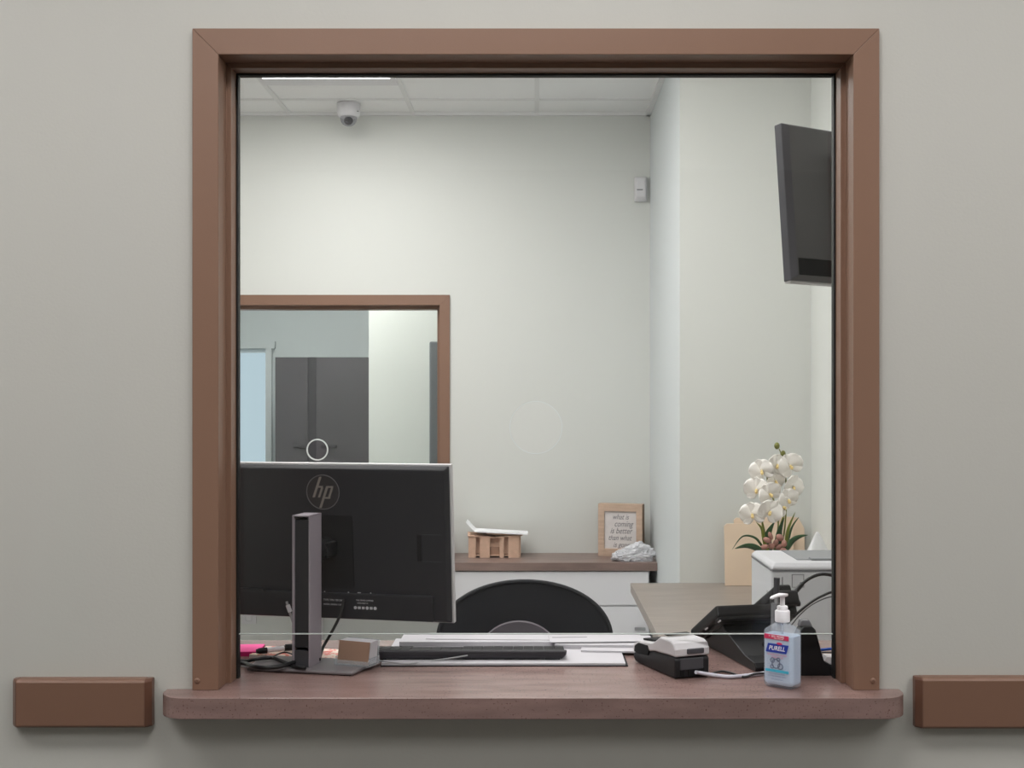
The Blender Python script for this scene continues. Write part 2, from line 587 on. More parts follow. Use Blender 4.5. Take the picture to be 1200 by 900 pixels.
def pane(root, x0, x1, z0, z1, hx, hz, hr, y0, y1, m, medge, edge_t, name='glass_pane'):
    b = MB()
    bm = b.bm
    vs = [bm.verts.new(p) for p in ((x0, y0, z0), (x1, y0, z0), (x1, y0, z1), (x0, y0, z1))]
    es = [bm.edges.new((vs[i], vs[(i + 1) % 4])) for i in range(4)]
    n = 64
    cs = [bm.verts.new((hx + hr * math.cos(2 * PI * i / n), y0, hz + hr * math.sin(2 * PI * i / n))) for i in range(n)]
    es += [bm.edges.new((cs[i], cs[(i + 1) % n])) for i in range(n)]
    bmesh.ops.triangle_fill(bm, edges=es, use_beauty=True)
    bad = [f for f in bm.faces if math.hypot(f.calc_center_median().x - hx, f.calc_center_median().z - hz) < hr * .97]
    bmesh.ops.delete(bm, geom=bad, context='FACES_ONLY')
    ret = bmesh.ops.extrude_face_region(bm, geom=bm.faces[:])
    bmesh.ops.translate(bm, vec=(0, y1 - y0, 0), verts=[v for v in ret['geom'] if isinstance(v, bmesh.types.BMVert)])
    b.build(name, m, root)
    # ground rim of the hole
    b = MB()
    prof = [(hr - edge_t, y0 - .0004), (hr + .0002, y0 - .0004), (hr + .0002, y1 + .0004), (hr - edge_t, y1 + .0004)]
    rings = [[(hx + r * math.cos(a), yy, hz + r * math.sin(a)) for r, yy in prof] for a in [2 * PI * i / n for i in range(n + 1)]]
    b.loft(rings, cap=False)
    b.build('hole_rim', medge, root, smooth=True)


ZG = CAM.z - (742.5 - CY) * (.088 - CAM.y) / F
pane(w1, -OUT + .060, OUT - .060, ZG, TOP - .060, 0.0, 1.403, .0502, .0855, .0925, M_GLASS, M_RING, .0012)
b = MB(); b.box((0, .089, ZG - .0006), (2 * (OUT - .0605), .0072, .0014)); b.build('pane_edge', M_EDGE, w1)

# far window in the back wall
w2 = group_root('window_2')
F2X0, F2X1, F2Z0, F2Z1 = -1.87, at_y(527, 472, YB - .012).x, .85, at_y(528, 345.5, YB - .012).z
prof2 = [(0, -.012), (.0505, -.012), (.0505, .05), (.066, .05), (.066, .132), (0, .132), (0, .121), (.0115, .121), (.0115, -.0005), (0, -.0005)]
u_frame(w2, [(u, YB + v) for u, v in prof2], F2X0, F2X1, F2Z1, F2Z0, M_BROWN)
b = MB(); b.box(((F2X0 + F2X1) / 2, YB + .06, F2Z0 + .02), (F2X1 - F2X0, .3, .04)); b.build('sill', M_LAM, w2)
b = MB(); b.box((-1.36, YB - .295, .90), (1.84, .585, .038), bevel=.002)  # unseen worktop, added to shade the wall below the far window
fc = tag(b.build('shading_worktop', M_LAMW), 'unseen worktop added under the far window to shade the wall below', 'counter')
for x_ in (-2.1, -1.06):
    b = MB(); b.box((x_, YB - .16, .4405), (.03, .3, .881)); b.build('bracket_panel', M_WHITE, fc)
hp = at_y(372, 527, YB + .09)
pane(w2, F2X0 + .062, F2X1 - .062, F2Z0 + .04, F2Z1 - .062, hp.x, hp.z, .054, YB + .085, YB + .093, M_GLASSB, M_RING, .006)

# ---------------------------------------------------------------- service counter
b = MB()
YF = -.069
xl, xr = -.674, .664
pts = []
r = .05
for i in range(9):
    a = PI + i / 8 * PI / 2
    pts.append((xl + r + r * math.cos(a), YF + r + r * math.sin(a)))
for i in range(9):
    a = 1.5 * PI + i / 8 * PI / 2
    pts.append((xr - r + r * math.cos(a), YF + r + r * math.sin(a)))
pts += [(xr, .0), (OUT - .013, .0), (OUT - .013, WT), (XR - .012, WT), (XR - .012, .452), (-1.6, .452), (-1.6, WT), (-OUT + .013, WT), (-OUT + .013, 0), (xl, 0)]
b.prism(pts, 'z', ZC - .038, ZC)
ct = b.build('service_counter', M_LAM, bevel=.0012)
tag(ct, 'brown speckled laminate counter shelf running under the service window', 'counter')
b = MB(); b.box((-.2, .40, (ZC - .038) / 2), (2.3, .02, ZC - .038)); b.build('modesty_panel', M_WHITE, ct)

# ---------------------------------------------------------------- wall guard rails beside the window


def rail(x0, x1, z0, z1, label, capl, capr):
    t = thing('wall_guard_rail', label, 'guard rail', ((x0 + x1) / 2, 0, (z0 + z1) / 2))
    L = (x1 - x0) / 2
    H = (z1 - z0) / 2
    d = .026
    cw = .010
    b = MB()
    pr = [(0, -H), (-d + .004, -H), (-d, -H + .004), (-d, H - .005), (-d + .005, H), (0, H)]
    b.prism(pr, 'x', -L + (cw if capl else 0), L - (cw if capr else 0))
    b.build('cover', M_RAIL, t, bevel=.0015)
    for s, on in ((-1, capl), (1, capr)):
        if not on:
            continue
        b = MB()
        e = L - .0
        i = L - cw
        ring0 = [(s * i, y * 1.0, z) for y, z in pr]
        ring1 = [(s * e, y * .55, z * .985) for y, z in pr]
        b.loft([ring0, ring1])
        b.build('end_cap', M_RAILCAP, t, bevel=.001)
    return t


zr1, zr0 = CAM.z - (796 - CY) * 2.18e-3 / 1.41, CAM.z - (852.5 - CY) * 2.18e-3 / 1.41
k0 = 2.2e-3 / 1.41
k1 = 2.175e-3 / 1.41
rail((12 - CX) * k1, (181 - CX) * k0, zr0, zr1, 'short brown wall guard rail left of the service counter', True, True)
rail((1069.5 - CX) * k0, 1.9, CAM.z - (854.5 - CY) * k1, CAM.z - (794.5 - CY) * k1, 'brown wall guard rail running off past the right end of the service counter', True, True)

# ---------------------------------------------------------------- monitor
A = 12.0
mon = thing('computer_monitor', 'black computer monitor seen from behind on a slim silver column stand', 'monitor', (-.436, .212, ZC), -A)
b = MB()
b.prism([(-.11, -.094), (.108, -.094), (.120, .020), (-.128, .020)], 'z', .0015, .0085)
b.build('base', M_BASEM, mon, bevel=.003)
b = MB(); b.prism([(-.104, -.088), (.102, -.088), (.114, .014), (-.12, .014)], 'z', 0, .002)
b.build('rubber_foot', M_BLACKM, mon)
# column: a silver channel, open and dark on the side facing the viewer
cxm, cym = -.006, -.044
colm = bpy.data.objects.new('stand_column', None)
b = MB()
W2, D2, H2 = .0185, .030, .298
b.box((cxm + W2 - .0015, cym, .006 + H2 / 2), (.003, D2 * 2, H2))
b.box((cxm - W2 + .0022, cym, .006 + H2 / 2), (.0044, D2 * 2, H2))
b.box((cxm, cym + D2 - .0015, .006 + H2 / 2), (2 * W2, .003, H2))
b.box((cxm, cym, .006 + H2 - .0015), (2 * W2, 2 * D2, .003))
col_o = b.build('stand_column', M_SILVD, mon, bevel=.0008)
b = MB(); b.box((cxm + .001, cym - D2 + .010, .045 + (H2 - .047) / 2), (2 * W2 - .008, .012, H2 - .050)); b.build('column_channel', M_CHAN, col_o)
b = MB(); b.box((cxm + .001, cym - D2 + .009, .024), (2 * W2 - .008, .014, .032)); b.build('column_foot_cover', M_DKGREY, col_o)
# arm between column and panel
b = MB(); b.cyl((cxm - .004, .02, .225), .022, .11, rot=(R(90), 0, 0), n=28); b.box((cxm - .004, .04, .225), (.05, .05, .03), bevel=.004)
b.build('tilt_arm', M_BLACK, mon, smooth=True)
# panel
pan = bpy.data.objects.new('panel_pivot', None)
TILT = R(4.5)
PX, PY, PZ = -.013, .086, .2367
PW, PH = .5387, .3255


def pm(o):
    o.location = (PX, PY, PZ)
    o.rotation_euler = (TILT, 0, 0)
    return o


bpy.data.objects.remove(pan)
b = MB()
b.prism([(-PW / 2, -.006), (-PW / 2, .008), (PW / 2, .008), (PW / 2, -.006)], 'z', -PH / 2, PH / 2)
panel = pm(b.build('panel', M_SILV, mon, bevel=.0015))
b = MB()
# black rear shell: flat with sloped shoulders, thicker across the lower half
xw, zh = PW / 2 - .0032, PH / 2 - .0032
b.loft([[(-xw, -.006, -zh), (xw, -.006, -zh), (xw, -.006, zh), (-xw, -.006, zh)],
        [(-xw, -.012, -zh), (xw, -.012, -zh), (xw, -.012, zh), (-xw, -.012, zh)],
        [(-xw + .007, -.021, -zh + .006), (xw - .007, -.021, -zh + .006), (xw - .007, -.021, zh - .007), (-xw + .007, -.021, zh - .007)]])
shell = b.build('rear_shell', M_SHELL, panel, bevel=.002)
b = MB()
b.box((0.0, -.0225, -.130), (PW - .075, .012, .053), bevel=.003)
b.box((-.165, -.0225, -.110), (.06, .011, .02), bevel=.002)
b.build('port_housing', M_SHELL, panel)
b = MB(); b.box((.0, -.0085, .0), (PW - .03, .001, PH - .03)); b.build('screen', M_BLACKM, panel).location = (0, .0175, 0)
YS = -.0212
# logo
lx, lz = 0.0, .105
b = MB(); b.cyl((lx, YS - .0003, lz), .0355, .0012, rot=(R(90), 0, 0), n=48); b.build('logo_disc', M_LOGOD, panel)
b = MB()
for rr in ((.0345, .0362),):
    n = 48
    rings = [[(lx + q * math.cos(a), YS - yy, lz + q * math.sin(a)) for q, yy in ((rr[0], .0006), (rr[1], .0006), (rr[1], .0018), (rr[0], .0018))] for a in [2 * PI * i / n for i in range(n + 1)]]
    b.loft(rings, cap=False)
b.build('logo_rim', M_LOGOR, panel)
b = MB()


def bar(x0, z0, x1, z1, w):
    b.prism([(lx + x0, lz + z0), (lx + x0 + w, lz + z0), (lx + x1 + w, lz + z1), (lx + x1, lz + z1)], 'y', YS - .0016, YS - .0008)


k = .0355 / 20.7        # metres per photo pixel of the emblem


def lp(px, py):
    return ((px - 380.6) * k, (575.6 - py) * k)


def stroke(xa, ya, xb, yb, w):
    p, q = lp(xa, ya), lp(xb, yb)
    bar(p[0], p[1], q[0], q[1], w * k)


stroke(367.2, 582, 376.4, 557.2, 3.0)
stroke(374.2, 582, 378.6, 570.2, 2.6)
stroke(375.5, 594.6, 384.4, 570.2, 3.0)
stroke(387.2, 581.5, 391.2, 570.2, 2.6)
stroke(371.8, 570.2, 372.6, 568.2, 8.6)
stroke(384.4, 570.2, 385.1, 568.2, 9.0)
stroke(380.4, 583.5, 381.1, 581.5, 9.0)
b.build('logo_letters', M_LOGO, panel)
# plate round the arm, print, socket recess
b = MB()
for (x0, z0, x1, z1) in ((-.056, .055, .062, .0562), (.061, -.09, .0622, .055), (-.0562, -.09, -.055, .055)):
    b.box(((x0 + x1) / 2, YS - .0002, (z0 + z1) / 2), (x1 - x0, .0008, z1 - z0))
b.build('mount_groove', M_BLACKM, panel)
b = MB(); b.box((.003, YS + .001, -.02), (.116, .002, .148)); b.build('mount_plate', M_BLACK, panel)
b = MB(); b.box((.2035, YS - .0006, -.006), (.009, .002, .055)); b.build('port_recess', M_BLACKM, panel)
b = MB()
b.bm.free()
for zz in (.0215, -.0335):
    b = MB(); b.box((.226, YS - .0002, zz), (.05, .0006, .0008)); b.build('port_outline', M_DKGREY, panel)
for nm, body, size, xx, zz, al in (('spec_label', 'TYPE TPN 100-240V', .0062, -.003, -.118, 'LEFT'), ('spec_label', 'MODEL 50/60Hz 1.5A', .005, -.003, -.127, 'LEFT'),
                                   ('spec_label', 'THIS DEVICE COMPLIES', .0042, .068, -.1165, 'LEFT'), ('spec_label', 'WITH PART 15', .0042, .070, -.1225, 'LEFT')):
    text(nm, body, size, M_PRINT, panel, (xx, -.0289, zz), (R(90), 0, 0), al, extrude=.0002, sx=.85)
b = MB()
for i in range(6):
    x = .066 + i * .0085
    if i in (0, 3, 5):
        b.cyl((x, -.0289, -.132), .0034, .0006, rot=(R(90), 0, 0), n=14)
    else:
        b.box((x, -.0289, -.132), (.0058, .0006, .0052))
b.build('approval_marks', M_PRINT, panel)
for x in (.0, .052, .075, .1):
    b = MB(); b.box((x, -.0289, -.1005), (.007 if x == .075 else .0025, .0006, .0018)); b.build('port_legend', M_PRINT, panel)
b = MB(); b.cyl((-.044, -.024, .022), .0058, .006, rot=(R(90), 0, 0), n=18); b.build('lock_slot', M_SILV, panel, smooth=True)


# monitor cables
def curve_thing(name, label, pts, r, m, cat='cable', r2=None):
    b = MB()
    b.tube(pts, r, n=10)
    return tag(b.build(name, m, smooth=True), label, cat)


Z1 = ZC + .0075
b = MB(); b.tube([at_y(403, 702, .268), at_y(398, 722, .262), at_y(388, 742, .262), at_y(379, 758, .258), at_z(374, 773, ZC + .014)], .0032, n=10)
tag(b.build('monitor_cable', M_CABLE, smooth=True), 'black cable dropping from the monitor behind its silver column', 'cable')
b = MB(); b.tube([at_y(336, 705, .285), at_y(338.5, 714, .28), at_y(343, 728, .28), at_y(350, 744, .28), at_z(356, 768, ZC + .0135)], .0026, n=10)
cb = tag(b.build('video_cable', M_GREYC, smooth=True), 'thin grey cable with a pale plug hanging left of the monitor column', 'cable')
b = MB(); b.tube([at_y(337.2, 709, .2785), at_y(340, 717, .2785)], .0046, n=12); b.build('plug', M_WPLA, cb, smooth=True)
zc = ZC + .0155
b = MB(); b.tube([at_z(264, 776, ZC + .006), at_z(285, 777, ZC + .006), at_z(297, 781, ZC + .0135), at_z(312, 782.5, zc), at_z(330, 780.5, zc), at_z(346, 775.5, zc + .002), at_z(362, 768.5, zc + .008)], .0042, n=10)
tag(b.build('power_cable', M_CABLE, smooth=True), 'thick black cable looping over the foot of the monitor stand', 'cable')
b = MB(); b.tube([at_z(266, 772, ZC + .004), at_z(288, 774.5, ZC + .008), at_z(300, 772.5, ZC + .0125), at_z(318, 771, ZC + .0125), at_z(330, 774.5, ZC + .0125), at_z(345, 781, ZC + .0128), at_z(358, 783, ZC + .0125)], .0034, n=10)
tag(b.build('looped_cable', M_CABLE, smooth=True), 'black cable crossing over the floral notepad by the window jamb', 'cable')
b = MB(); b.tube([at_z(318, 771, ZC + .018), at_z(326, 766.5, ZC + .017), at_z(335, 764.5, ZC + .017), at_z(347, 768.5, ZC + .016), at_z(356, 772, ZC + .015)], .0015, n=8)
tag(b.build('thin_cable', M_CABLE, smooth=True), 'thin black wire arching over the floral notepad', 'cable')

# things round the foot of the monitor
sp = thing('sticky_note_pad', 'bright pink sticky note pad at the window jamb left of the monitor', 'note pad', (-.612, .318, ZC), 3)
b = MB(); b.box((0, 0, .0045), (.076, .076, .009)); b.build('pad_block', M_PINKD, sp)
b = MB(); b.box((0, 0, .0095), (.0762, .0762, .001)); b.build('top_sheet', M_PINK, sp)
npd = thing('floral_notepad', 'floral patterned notepad lying under the marker and cables by the monitor', 'notepad', (-.486, .290, ZC), -12)
b = MB(); b.box((0, 0, .003), (.19, .085, .006)); b.build('page_block', M_PAPERG, npd)
b = MB(); b.box((0, 0, .0065), (.1904, .0854, .001)); b.build('cover_sheet', M_FLORAL, npd)
p0, p1 = Vector((-.572, .262, ZC + .0145)), Vector((-.497, .306, ZC + .0145))
mk = thing('marker_pen', 'white marker pen with black cap resting across the floral notepad', 'marker', p0)
dv = p1 - p0
b = MB(); b.tube([dv * .24, dv * .68], .0052, n=14, smooth=False); b.build('barrel', M_WPLA, mk, smooth=True)
b = MB(); b.tube([dv * .67, dv * 1.0], .0062, n=14, smooth=False); b.tube([dv * .7 + Vector((0, 0, .0065)), dv * .95 + Vector((0, 0, .0065))], .0016, n=8, smooth=False); b.build('cap', M_BLACK, mk, smooth=True)
b = MB(); b.tube([dv * .0, dv * .05, dv * .051, dv * .25], .0042, n=14, smooth=False, r_end=.0064); b.build('tip_holder', M_BLACK, mk, smooth=True)
# acrylic holder with cards
ch = thing('business_card_holder', 'small clear card holder with a brown card at its front on the monitor foot', 'card holder', (-.352, .170, ZC + .0085), -22)
b = MB()
b.box((0, 0, .0012), (.078, .046, .0024))
b.box((0, -.0215, .006), (.078, .002, .009))
b.box((.0375, .002, .009), (.002, .04, .014)); b.box((-.0375, .002, .009), (.002, .04, .014))
b.prism([(.018, .002), (.0195, .002), (.028, .046), (.0265, .046)], 'x', -.036, .036)
b.build('acrylic_tray', M_ACRY, ch)
b = MB()
b.prism([(-.0165, .003), (.0155, .003), (.0215, .046), (-.0065, .0455)], 'x', -.0345, .0345)
b.build('card_block', M_PAPER, ch)
b = MB()
b.prism([(-.0185, .003), (-.0172, .003), (-.0088, .0465), (-.0100, .0465)], 'x', -.0345, .0345)
b.build('front_card', M_CARD, ch)
# keyboard on its pad
dp = thing('desk_pad', 'flat white paper desk pad with black backing under the keyboard', 'desk pad', (-.0625, .313, ZC), 0)
b = MB(); b.box((0, 0, .0009), (.491, .255, .0018)); b.build('backing', M_BLACKM, dp)
b = MB(); b.box((-.002, .001, .0038), (.485, .251, .004)); b.build('pad_sheets', M_PAPER, dp)
kb = thing('keyboard', 'black keyboard seen from its back edge between the card holder and loose papers', 'keyboard', (-.1415, .284, ZC + .0058), 0)
b = MB()
# profile (y,z): the near edge is the raised rear of the keyboard
b.prism([(-.066, .0030), (-.0685, .012), (-.0680, .0175), (-.0655, .0195), (-.060, .0195), (-.057, .0165), (.050, .0035), (.052, .0015), (.048, .0002), (-.030, .002)], 'x', -.2035, .2035)
for v in b.bm.verts:
    if v.co.z < .006:
        v.co.x *= .955
b.build('case', M_KEYB, kb, bevel=.0012)
b = MB()
for rr in range(5):
    for q in range(19):
        if rr == 4 and 4 <= q <= 8:
            continue
        yy = -.046 + rr * .0195
        zz = .0165 - (yy + .057) * .121
        b.box((-.189 + q * .021, yy, zz - .0004), (.0200, .0186, .0040), rot=(R(-6.9), 0, 0))
b.build('keys', M_BLACKM, kb, bevel=.0005)
for s in (-1, 1):
    b = MB(); b.box((s * .175, -.058, .003), (.03, .008, .0062)); b.build('flip_foot', M_DKGREY, kb)
b = MB(); b.tube([at_z(436, 773, ZC + .012), at_z(450, 775, ZC + .010), at_z(476, 778, ZC + .008), at_y(500, 775, .2095), at_y(530, 771, .2095), at_y(548, 768, .2105)], .0016, n=8)
tag(b.build('keyboard_cable', M_GREYC, smooth=True), 'thin grey cable draped along the back of the keyboard', 'cable')


def sheet(label, cx, cy, z, sx, sy, rot, th, name='paper_sheet', m=None, curl=0):
    b = MB()
    if curl:
        n = 10
        rings = []
        for i in range(n + 1):
            t = i / n
            x = -sx / 2 + sx * t
            zz = curl * max(0, (.25 - t) / .25) ** 2 + curl * .6 * max(0, (t - .8) / .2) ** 2
            rings.append([(x, -sy / 2, zz), (x, sy / 2, zz), (x, sy / 2, zz + th), (x, -sy / 2, zz + th)])
        b.loft(rings)
    else:
        b.box((0, 0, th / 2), (sx, sy, th))
    o = b.build(name, m or M_PAPER)
    o.location = (cx, cy, z)
    o.rotation_euler = (0, 0, R(rot))
    return tag(o, label, 'paper')


zp = ZC + .0060
sheet('wide white paper stack lying behind the keyboard, the lower one', -.075, .398, zp, .43, .085, 0, .009, 'paper_stack')
sheet('loose white sheet on top of the paper stack behind the keyboard', -.055, .408, zp + .0092, .36, .066, -2.5, .0012)
o = sheet('white letter sheet with a dark printed line right of the keyboard', .128, .387, zp + .0105, .200, .085, 3, .0012)
b = MB(); b.box((-.055, .008, .0014), (.075, .003, .0005)); b.build('printed_line', M_INK, o)
sheet('white envelope stack between the keyboard and the card terminal', .145, .378, zp, .205, .105, -3, .0085, 'envelope_stack')
sheet('tan edged paper slip at the front of the envelopes beside the keyboard', .165, .312, zp, .14, .045, -5, .0035, m=M_PAPER)
b = MB()

# ---------------------------------------------------------------- card terminal
ctm = thing('card_terminal', 'silver and black card payment terminal between the papers and the telephone', 'card terminal', (.297, .086, ZC), 22)
b = MB()
LB = [(0, .0015), (-.001, .036), (.004, .041), (.085, .037), (.172, .020), (.176, .010), (.168, .0015)]
b.prism(LB, 'x', -.037, .037)
b.build('lower_case', M_BLACK, ctm, bevel=.004, seg=3)
b = MB()
UP = [(-.001, .0415), (-.001, .056), (.006, .066), (.018, .070), (.060, .070), (.078, .060), (.092, .053), (.150, .046), (.172, .038), (.178, .026), (.174, .0195), (.085, .0375), (.02, .0415)]
b.prism(UP, 'x', -.0375, .0375)
b.build('upper_cover', M_SILV, ctm, bevel=.004, seg=3)
b = MB()
b.prism([(.108, .025), (.104, .034), (.110, .044), (.150, .0425), (.166, .034), (.168, .022), (.150, .020)], 'x', -.0392, -.0365)
b.build('side_panel', M_BLACKM, ctm, bevel=.001)
b = MB(); b.box((.006, -.0015, .0515), (.036, .006, .010), bevel=.002); b.box((-.002, -.0012, .028), (.05, .004, .022), bevel=.002); b.build('paper_door_latch', M_DKGREY, ctm)
b = MB(); b.box((-.022, -.0008, .012), (.007, .003, .014)); b.box((.008, -.0008, .012), (.034, .003, .014)); b.build('port_bay', M_BLACKM, ctm)
b = MB(); b.box((0, .06, .0735), (.05, .012, .003), bevel=.001); b.build('tear_bar', M_BLACKM, ctm)
b = MB(); b.box((0, .125, .0515), (.05, .06, .004), rot=(R(-7), 0, 0), bevel=.001); b.build('keypad', M_BLACKM, ctm)
b = MB(); b.tube([(.303, .079, ZC + .0125), at_z(820, 788.5, ZC + .010), at_z(836, 791, ZC + .0045), at_z(855, 793, ZC + .004), at_z(880, 791, ZC + .004), at_z(902, 788, ZC + .004)], .0036, n=10)
tag(b.build('terminal_cable', M_WCABLE, smooth=True), 'pale lavender cable leaving the back of the card terminal', 'cable')
b = MB(); b.tube([at_z(832, 790, ZC + .004), at_z(846, 786.8, ZC + .004), at_z(858, 789, ZC + .0035), at_z(872, 793.2, ZC + .0035), at_z(886, 789.6, ZC + .009), at_z(905, 788.5, ZC + .009)], .0022, n=8)
tag(b.build('telephone_wire', M_CABLE, smooth=True), 'thin black wire weaving over the pale cable below the telephone', 'cable')

# ---------------------------------------------------------------- telephone
ph = thing('desk_telephone', 'black desk telephone seen from behind, tilted up on a wedge stand', 'telephone', (.455, .30, ZC), 13)
# slab: local frame, top edge near the viewer and high, lower edge far and low
TN = Vector((0, -.012, .108))      # near upper edge
TF = Vector((0, .140, .030))       # far lower edge
d = (TF - TN)
L = d.length
ang = math.atan2(-d.z, d.y)
HWP = .089
b = MB()
b.box((0, 0, 0), (2 * HWP, L, .024), bevel=.005)
b.box((0, -.01, -.014), (2 * HWP - .03, L - .05, .012), bevel=.004)
b.box((0, -L / 2 + .016, -.008), (2 * HWP - .006, .026, .022), bevel=.004)
slab = b.build('body', M_BLACK, ph)
slab.location = (TN + TF) / 2 + Vector((0, 0, -.012))
slab.rotation_euler = (-ang, 0, 0)
b = MB(); b.box((-.03, 0, .013), (.09, .10, .003)); b.build('keypad_face', M_DKGREY, slab)
for x, yy, zz in ((-HWP + .006, -L / 2 + .010, -.0195), (-HWP + .003, -.005, -.0135)):
    b = MB(); b.box((x, yy, zz), (.0025, .012, .003)); b.build('hinge_clip', M_SILV, slab)
b = MB()
b.prism([(.120, .004), (.100, .052), (.035, .072), (-.005, .052), (-.105, .022), (-.150, .017), (-.158, .009), (-.155, .001), (.118, .001)], 'x', -.066, .040)
stand = b.build('wedge_stand', M_BLACK, ph, bevel=.003)
b = MB(); b.box((.028, -.082, .0335), (.085, .022, .006), rot=(R(17), 0, 0)); b.build('stand_slot', M_BLACKM, stand)
b = MB(); b.tube([(-.0662, -.004, .0525), (-.0662, -.104, .0225), (-.0662, -.150, .0175)], .0009, n=6, smooth=False); b.build('stand_edge', M_DKGREY, stand)
# handset along the right end, its ear end rising past the top edge
hs = MB()
hd = d.normalized()
for k_, (t, up, w, h) in enumerate(((-.014, .006, .046, .030), (.135, .022, .046, .034))):
    c = TN + hd * (t + .022) + Vector((0, hd.z, hd.y)) * 0
    hs.box((.064, c.y - .0, c.z + up), (w, .052, h), rot=(-ang, 0, 0), bevel=.007, seg=3)
c0, c1 = TN + hd * .0, TN + hd * .155
hs.box((.064, (c0.y + c1.y) / 2 + .008, (c0.z + c1.z) / 2 + .028), (.036, .15, .020), rot=(-ang, 0, 0), bevel=.007, seg=3)
hso = hs.build('handset', M_BLACK, ph, smooth=True)

# pen in a small smoky cup in front of the phone
pc = at_z(907.5, 785, ZC)
pc = Vector((.462, .113, ZC))
pen = thing('pen_cup', 'slim smoky grey pen tube standing behind the hand sanitizer bottle', 'pen cup', (pc.x, pc.y, ZC))
b = MB(); b.lathe([(.0115, 0), (.0120, .004), (.0105, .070), (.0100, .138), (.0086, .138), (.0090, .070), (.0100, .006), (.004, .006)], n=8); b.build('cup_wall', M_GREYP, pen)
pn = thing('ballpoint_pen', 'grey pen with a dark tip standing in the slim smoky tube', 'pen', (pc.x + .0, pc.y, ZC + .0065))
b = MB(); b.tube([(-.0015, 0, 0), (.0006, .001, .148)], .0042, n=12, smooth=False); b.build('barrel', M_GREYC, pn, smooth=True)
b = MB(); b.tube([(.0006, .001, .148), (.0014, .0013, .180)], .0052, n=12, smooth=False, r_end=.0062); b.build('cap', M_DKGREY, pn, smooth=True)

# black tapered stand at the right jamb
sx0 = at_z(958, 795, ZC)
ps = thing('tape_dispenser', 'black plastic tape dispenser with a tall tapered end at the right window jamb', 'tape dispenser', (.536, .121, ZC), 0)
b = MB()
b.prism([(-.058, 0), (-.030, .086), (-.024, .094), (-.006, .094), (.000, .088), (.0125, .040), (.0165, .027), (.026, .020), (.056, .0165), (.062, .012), (.062, 0)], 'y', -.018, .019)
b.build('body', M_BLACK, ps, bevel=.0025)
b = MB(); b.prism([(-.030, .0925), (-.026, .105), (-.010, .105), (-.004, .0925)], 'y', -.010, .012); b.build('tape_roll_edge', M_GREYP, ps, bevel=.002)
b = MB()
b.prism([(.0165, .0285), (.022, .036), (.05, .0345), (.058, .026), (.052, .0185), (.028, .0215)], 'y', -.015, .016)
b.build('cutter', M_SILV, ps, bevel=.001)
# cords over the right side
b = MB(); b.tube([(.562, .365, ZC + .095), at_y(924, 706, .36), at_y(931, 695, .37), at_y(940, 684, .38)], .0062, n=12, r_end=.0052)
hc = tag(b.build('headset_cord', M_CABLE, smooth=True), 'thick black cord arching up from the telephone towards the right jamb', 'cable')
b = MB(); b.tube([at_y(939, 685, .38), at_y(949, 677.5, .385), at_y(962, 673, .39), at_y(976, 674.5, .39), at_y(990, 680, .39), at_y(1012, 705, .38), (.715, .37, ZC + .004)], .0036, n=10)
b.build('cord_run', M_CABLE, hc, smooth=True)
b = MB(); b.tube([at_y(922, 731, .41), at_y(934, 719, .41), at_y(950, 706, .41), at_y(964, 698, .412), at_y(978, 693.5, .412), at_y(1000, 696, .415), (.80, .42, ZC + .004)], .0029, n=10)
tag(b.build('handset_cord', M_CABLE, smooth=True), 'black cord arching below the thicker one at the right jamb', 'cable')
b = MB(); b.tube([at_y(927, 733, .43), at_y(940, 718, .43), at_y(956, 706, .43), at_y(977, 699, .43), at_y(1000, 703, .43), (.85, .435, ZC + .004)], .0013, n=8)
tag(b.build('thin_grey_wire', M_DKGREY, smooth=True), 'thin dark wire under the two arching cords, in front of the printer', 'cable')
b = MB(); b.tube([at_y(945, 770, .27), at_y(955, 762.6, .27), at_y(966, 761.2, .27), at_y(978, 761, .27), at_y(1000, 768, .27), (.69, .28, ZC + .003)], .0028, n=10)
tag(b.build('network_cable', M_BLUEC, smooth=True), 'blue network cable behind the black tape dispenser', 'cable')
b = MB(); b.tube([at_z(940, 773, ZC + .012), at_z(955, 769.5, ZC + .012), at_z(968, 769.0, ZC + .012), at_z(982, 770, ZC + .010), at_z(1010, 772, ZC + .004)], .0048, n=10)
tag(b.build('black_patch_cable', M_CABLE, smooth=True), 'black cable lying below the blue one behind the tape dispenser', 'cable')
b = MB(); b.tube([at_z(940, 766.5, ZC + .012), at_z(955, 765, ZC + .012), at_z(970, 764.5, ZC + .012), at_z(990, 766, ZC + .004)], .0016, n=8)
tag(b.build('brown_wire', M_DKGREY, smooth=True), 'thin wire just under the blue cable at the right jamb', 'cable')

# ---------------------------------------------------------------- hand sanitizer
hsn = thing('hand_sanitizer_bottle', 'clear pump bottle of pale blue hand sanitizer on the counter at the right', 'bottle', (.4545, .018, ZC), -41)
BW, BD = .0315, .0195           # half width, half depth


def oct_ring(w, d_, z, c=.32):
    cw, cdp = w * (1 - c * .55), d_ * (1 - c)
    return [(-cw, -d_, z), (cw, -d_, z), (w, -cdp, z), (w, cdp, z), (cw, d_, z), (-cw, d_, z), (-w, cdp, z), (-w, -cdp, z)]


def rnd_ring(r, z):
    a0 = [math.atan2(-BD, -BW * .83), math.atan2(-BD, BW * .83), math.atan2(-BD * .68, BW), math.atan2(BD * .68, BW), math.atan2(BD, BW * .83), math.atan2(BD, -BW * .83), math.atan2(BD * .68, -BW), math.atan2(-BD * .68, -BW)]
    return [(r * math.cos(a), r * math.sin(a), z) for a in a0]


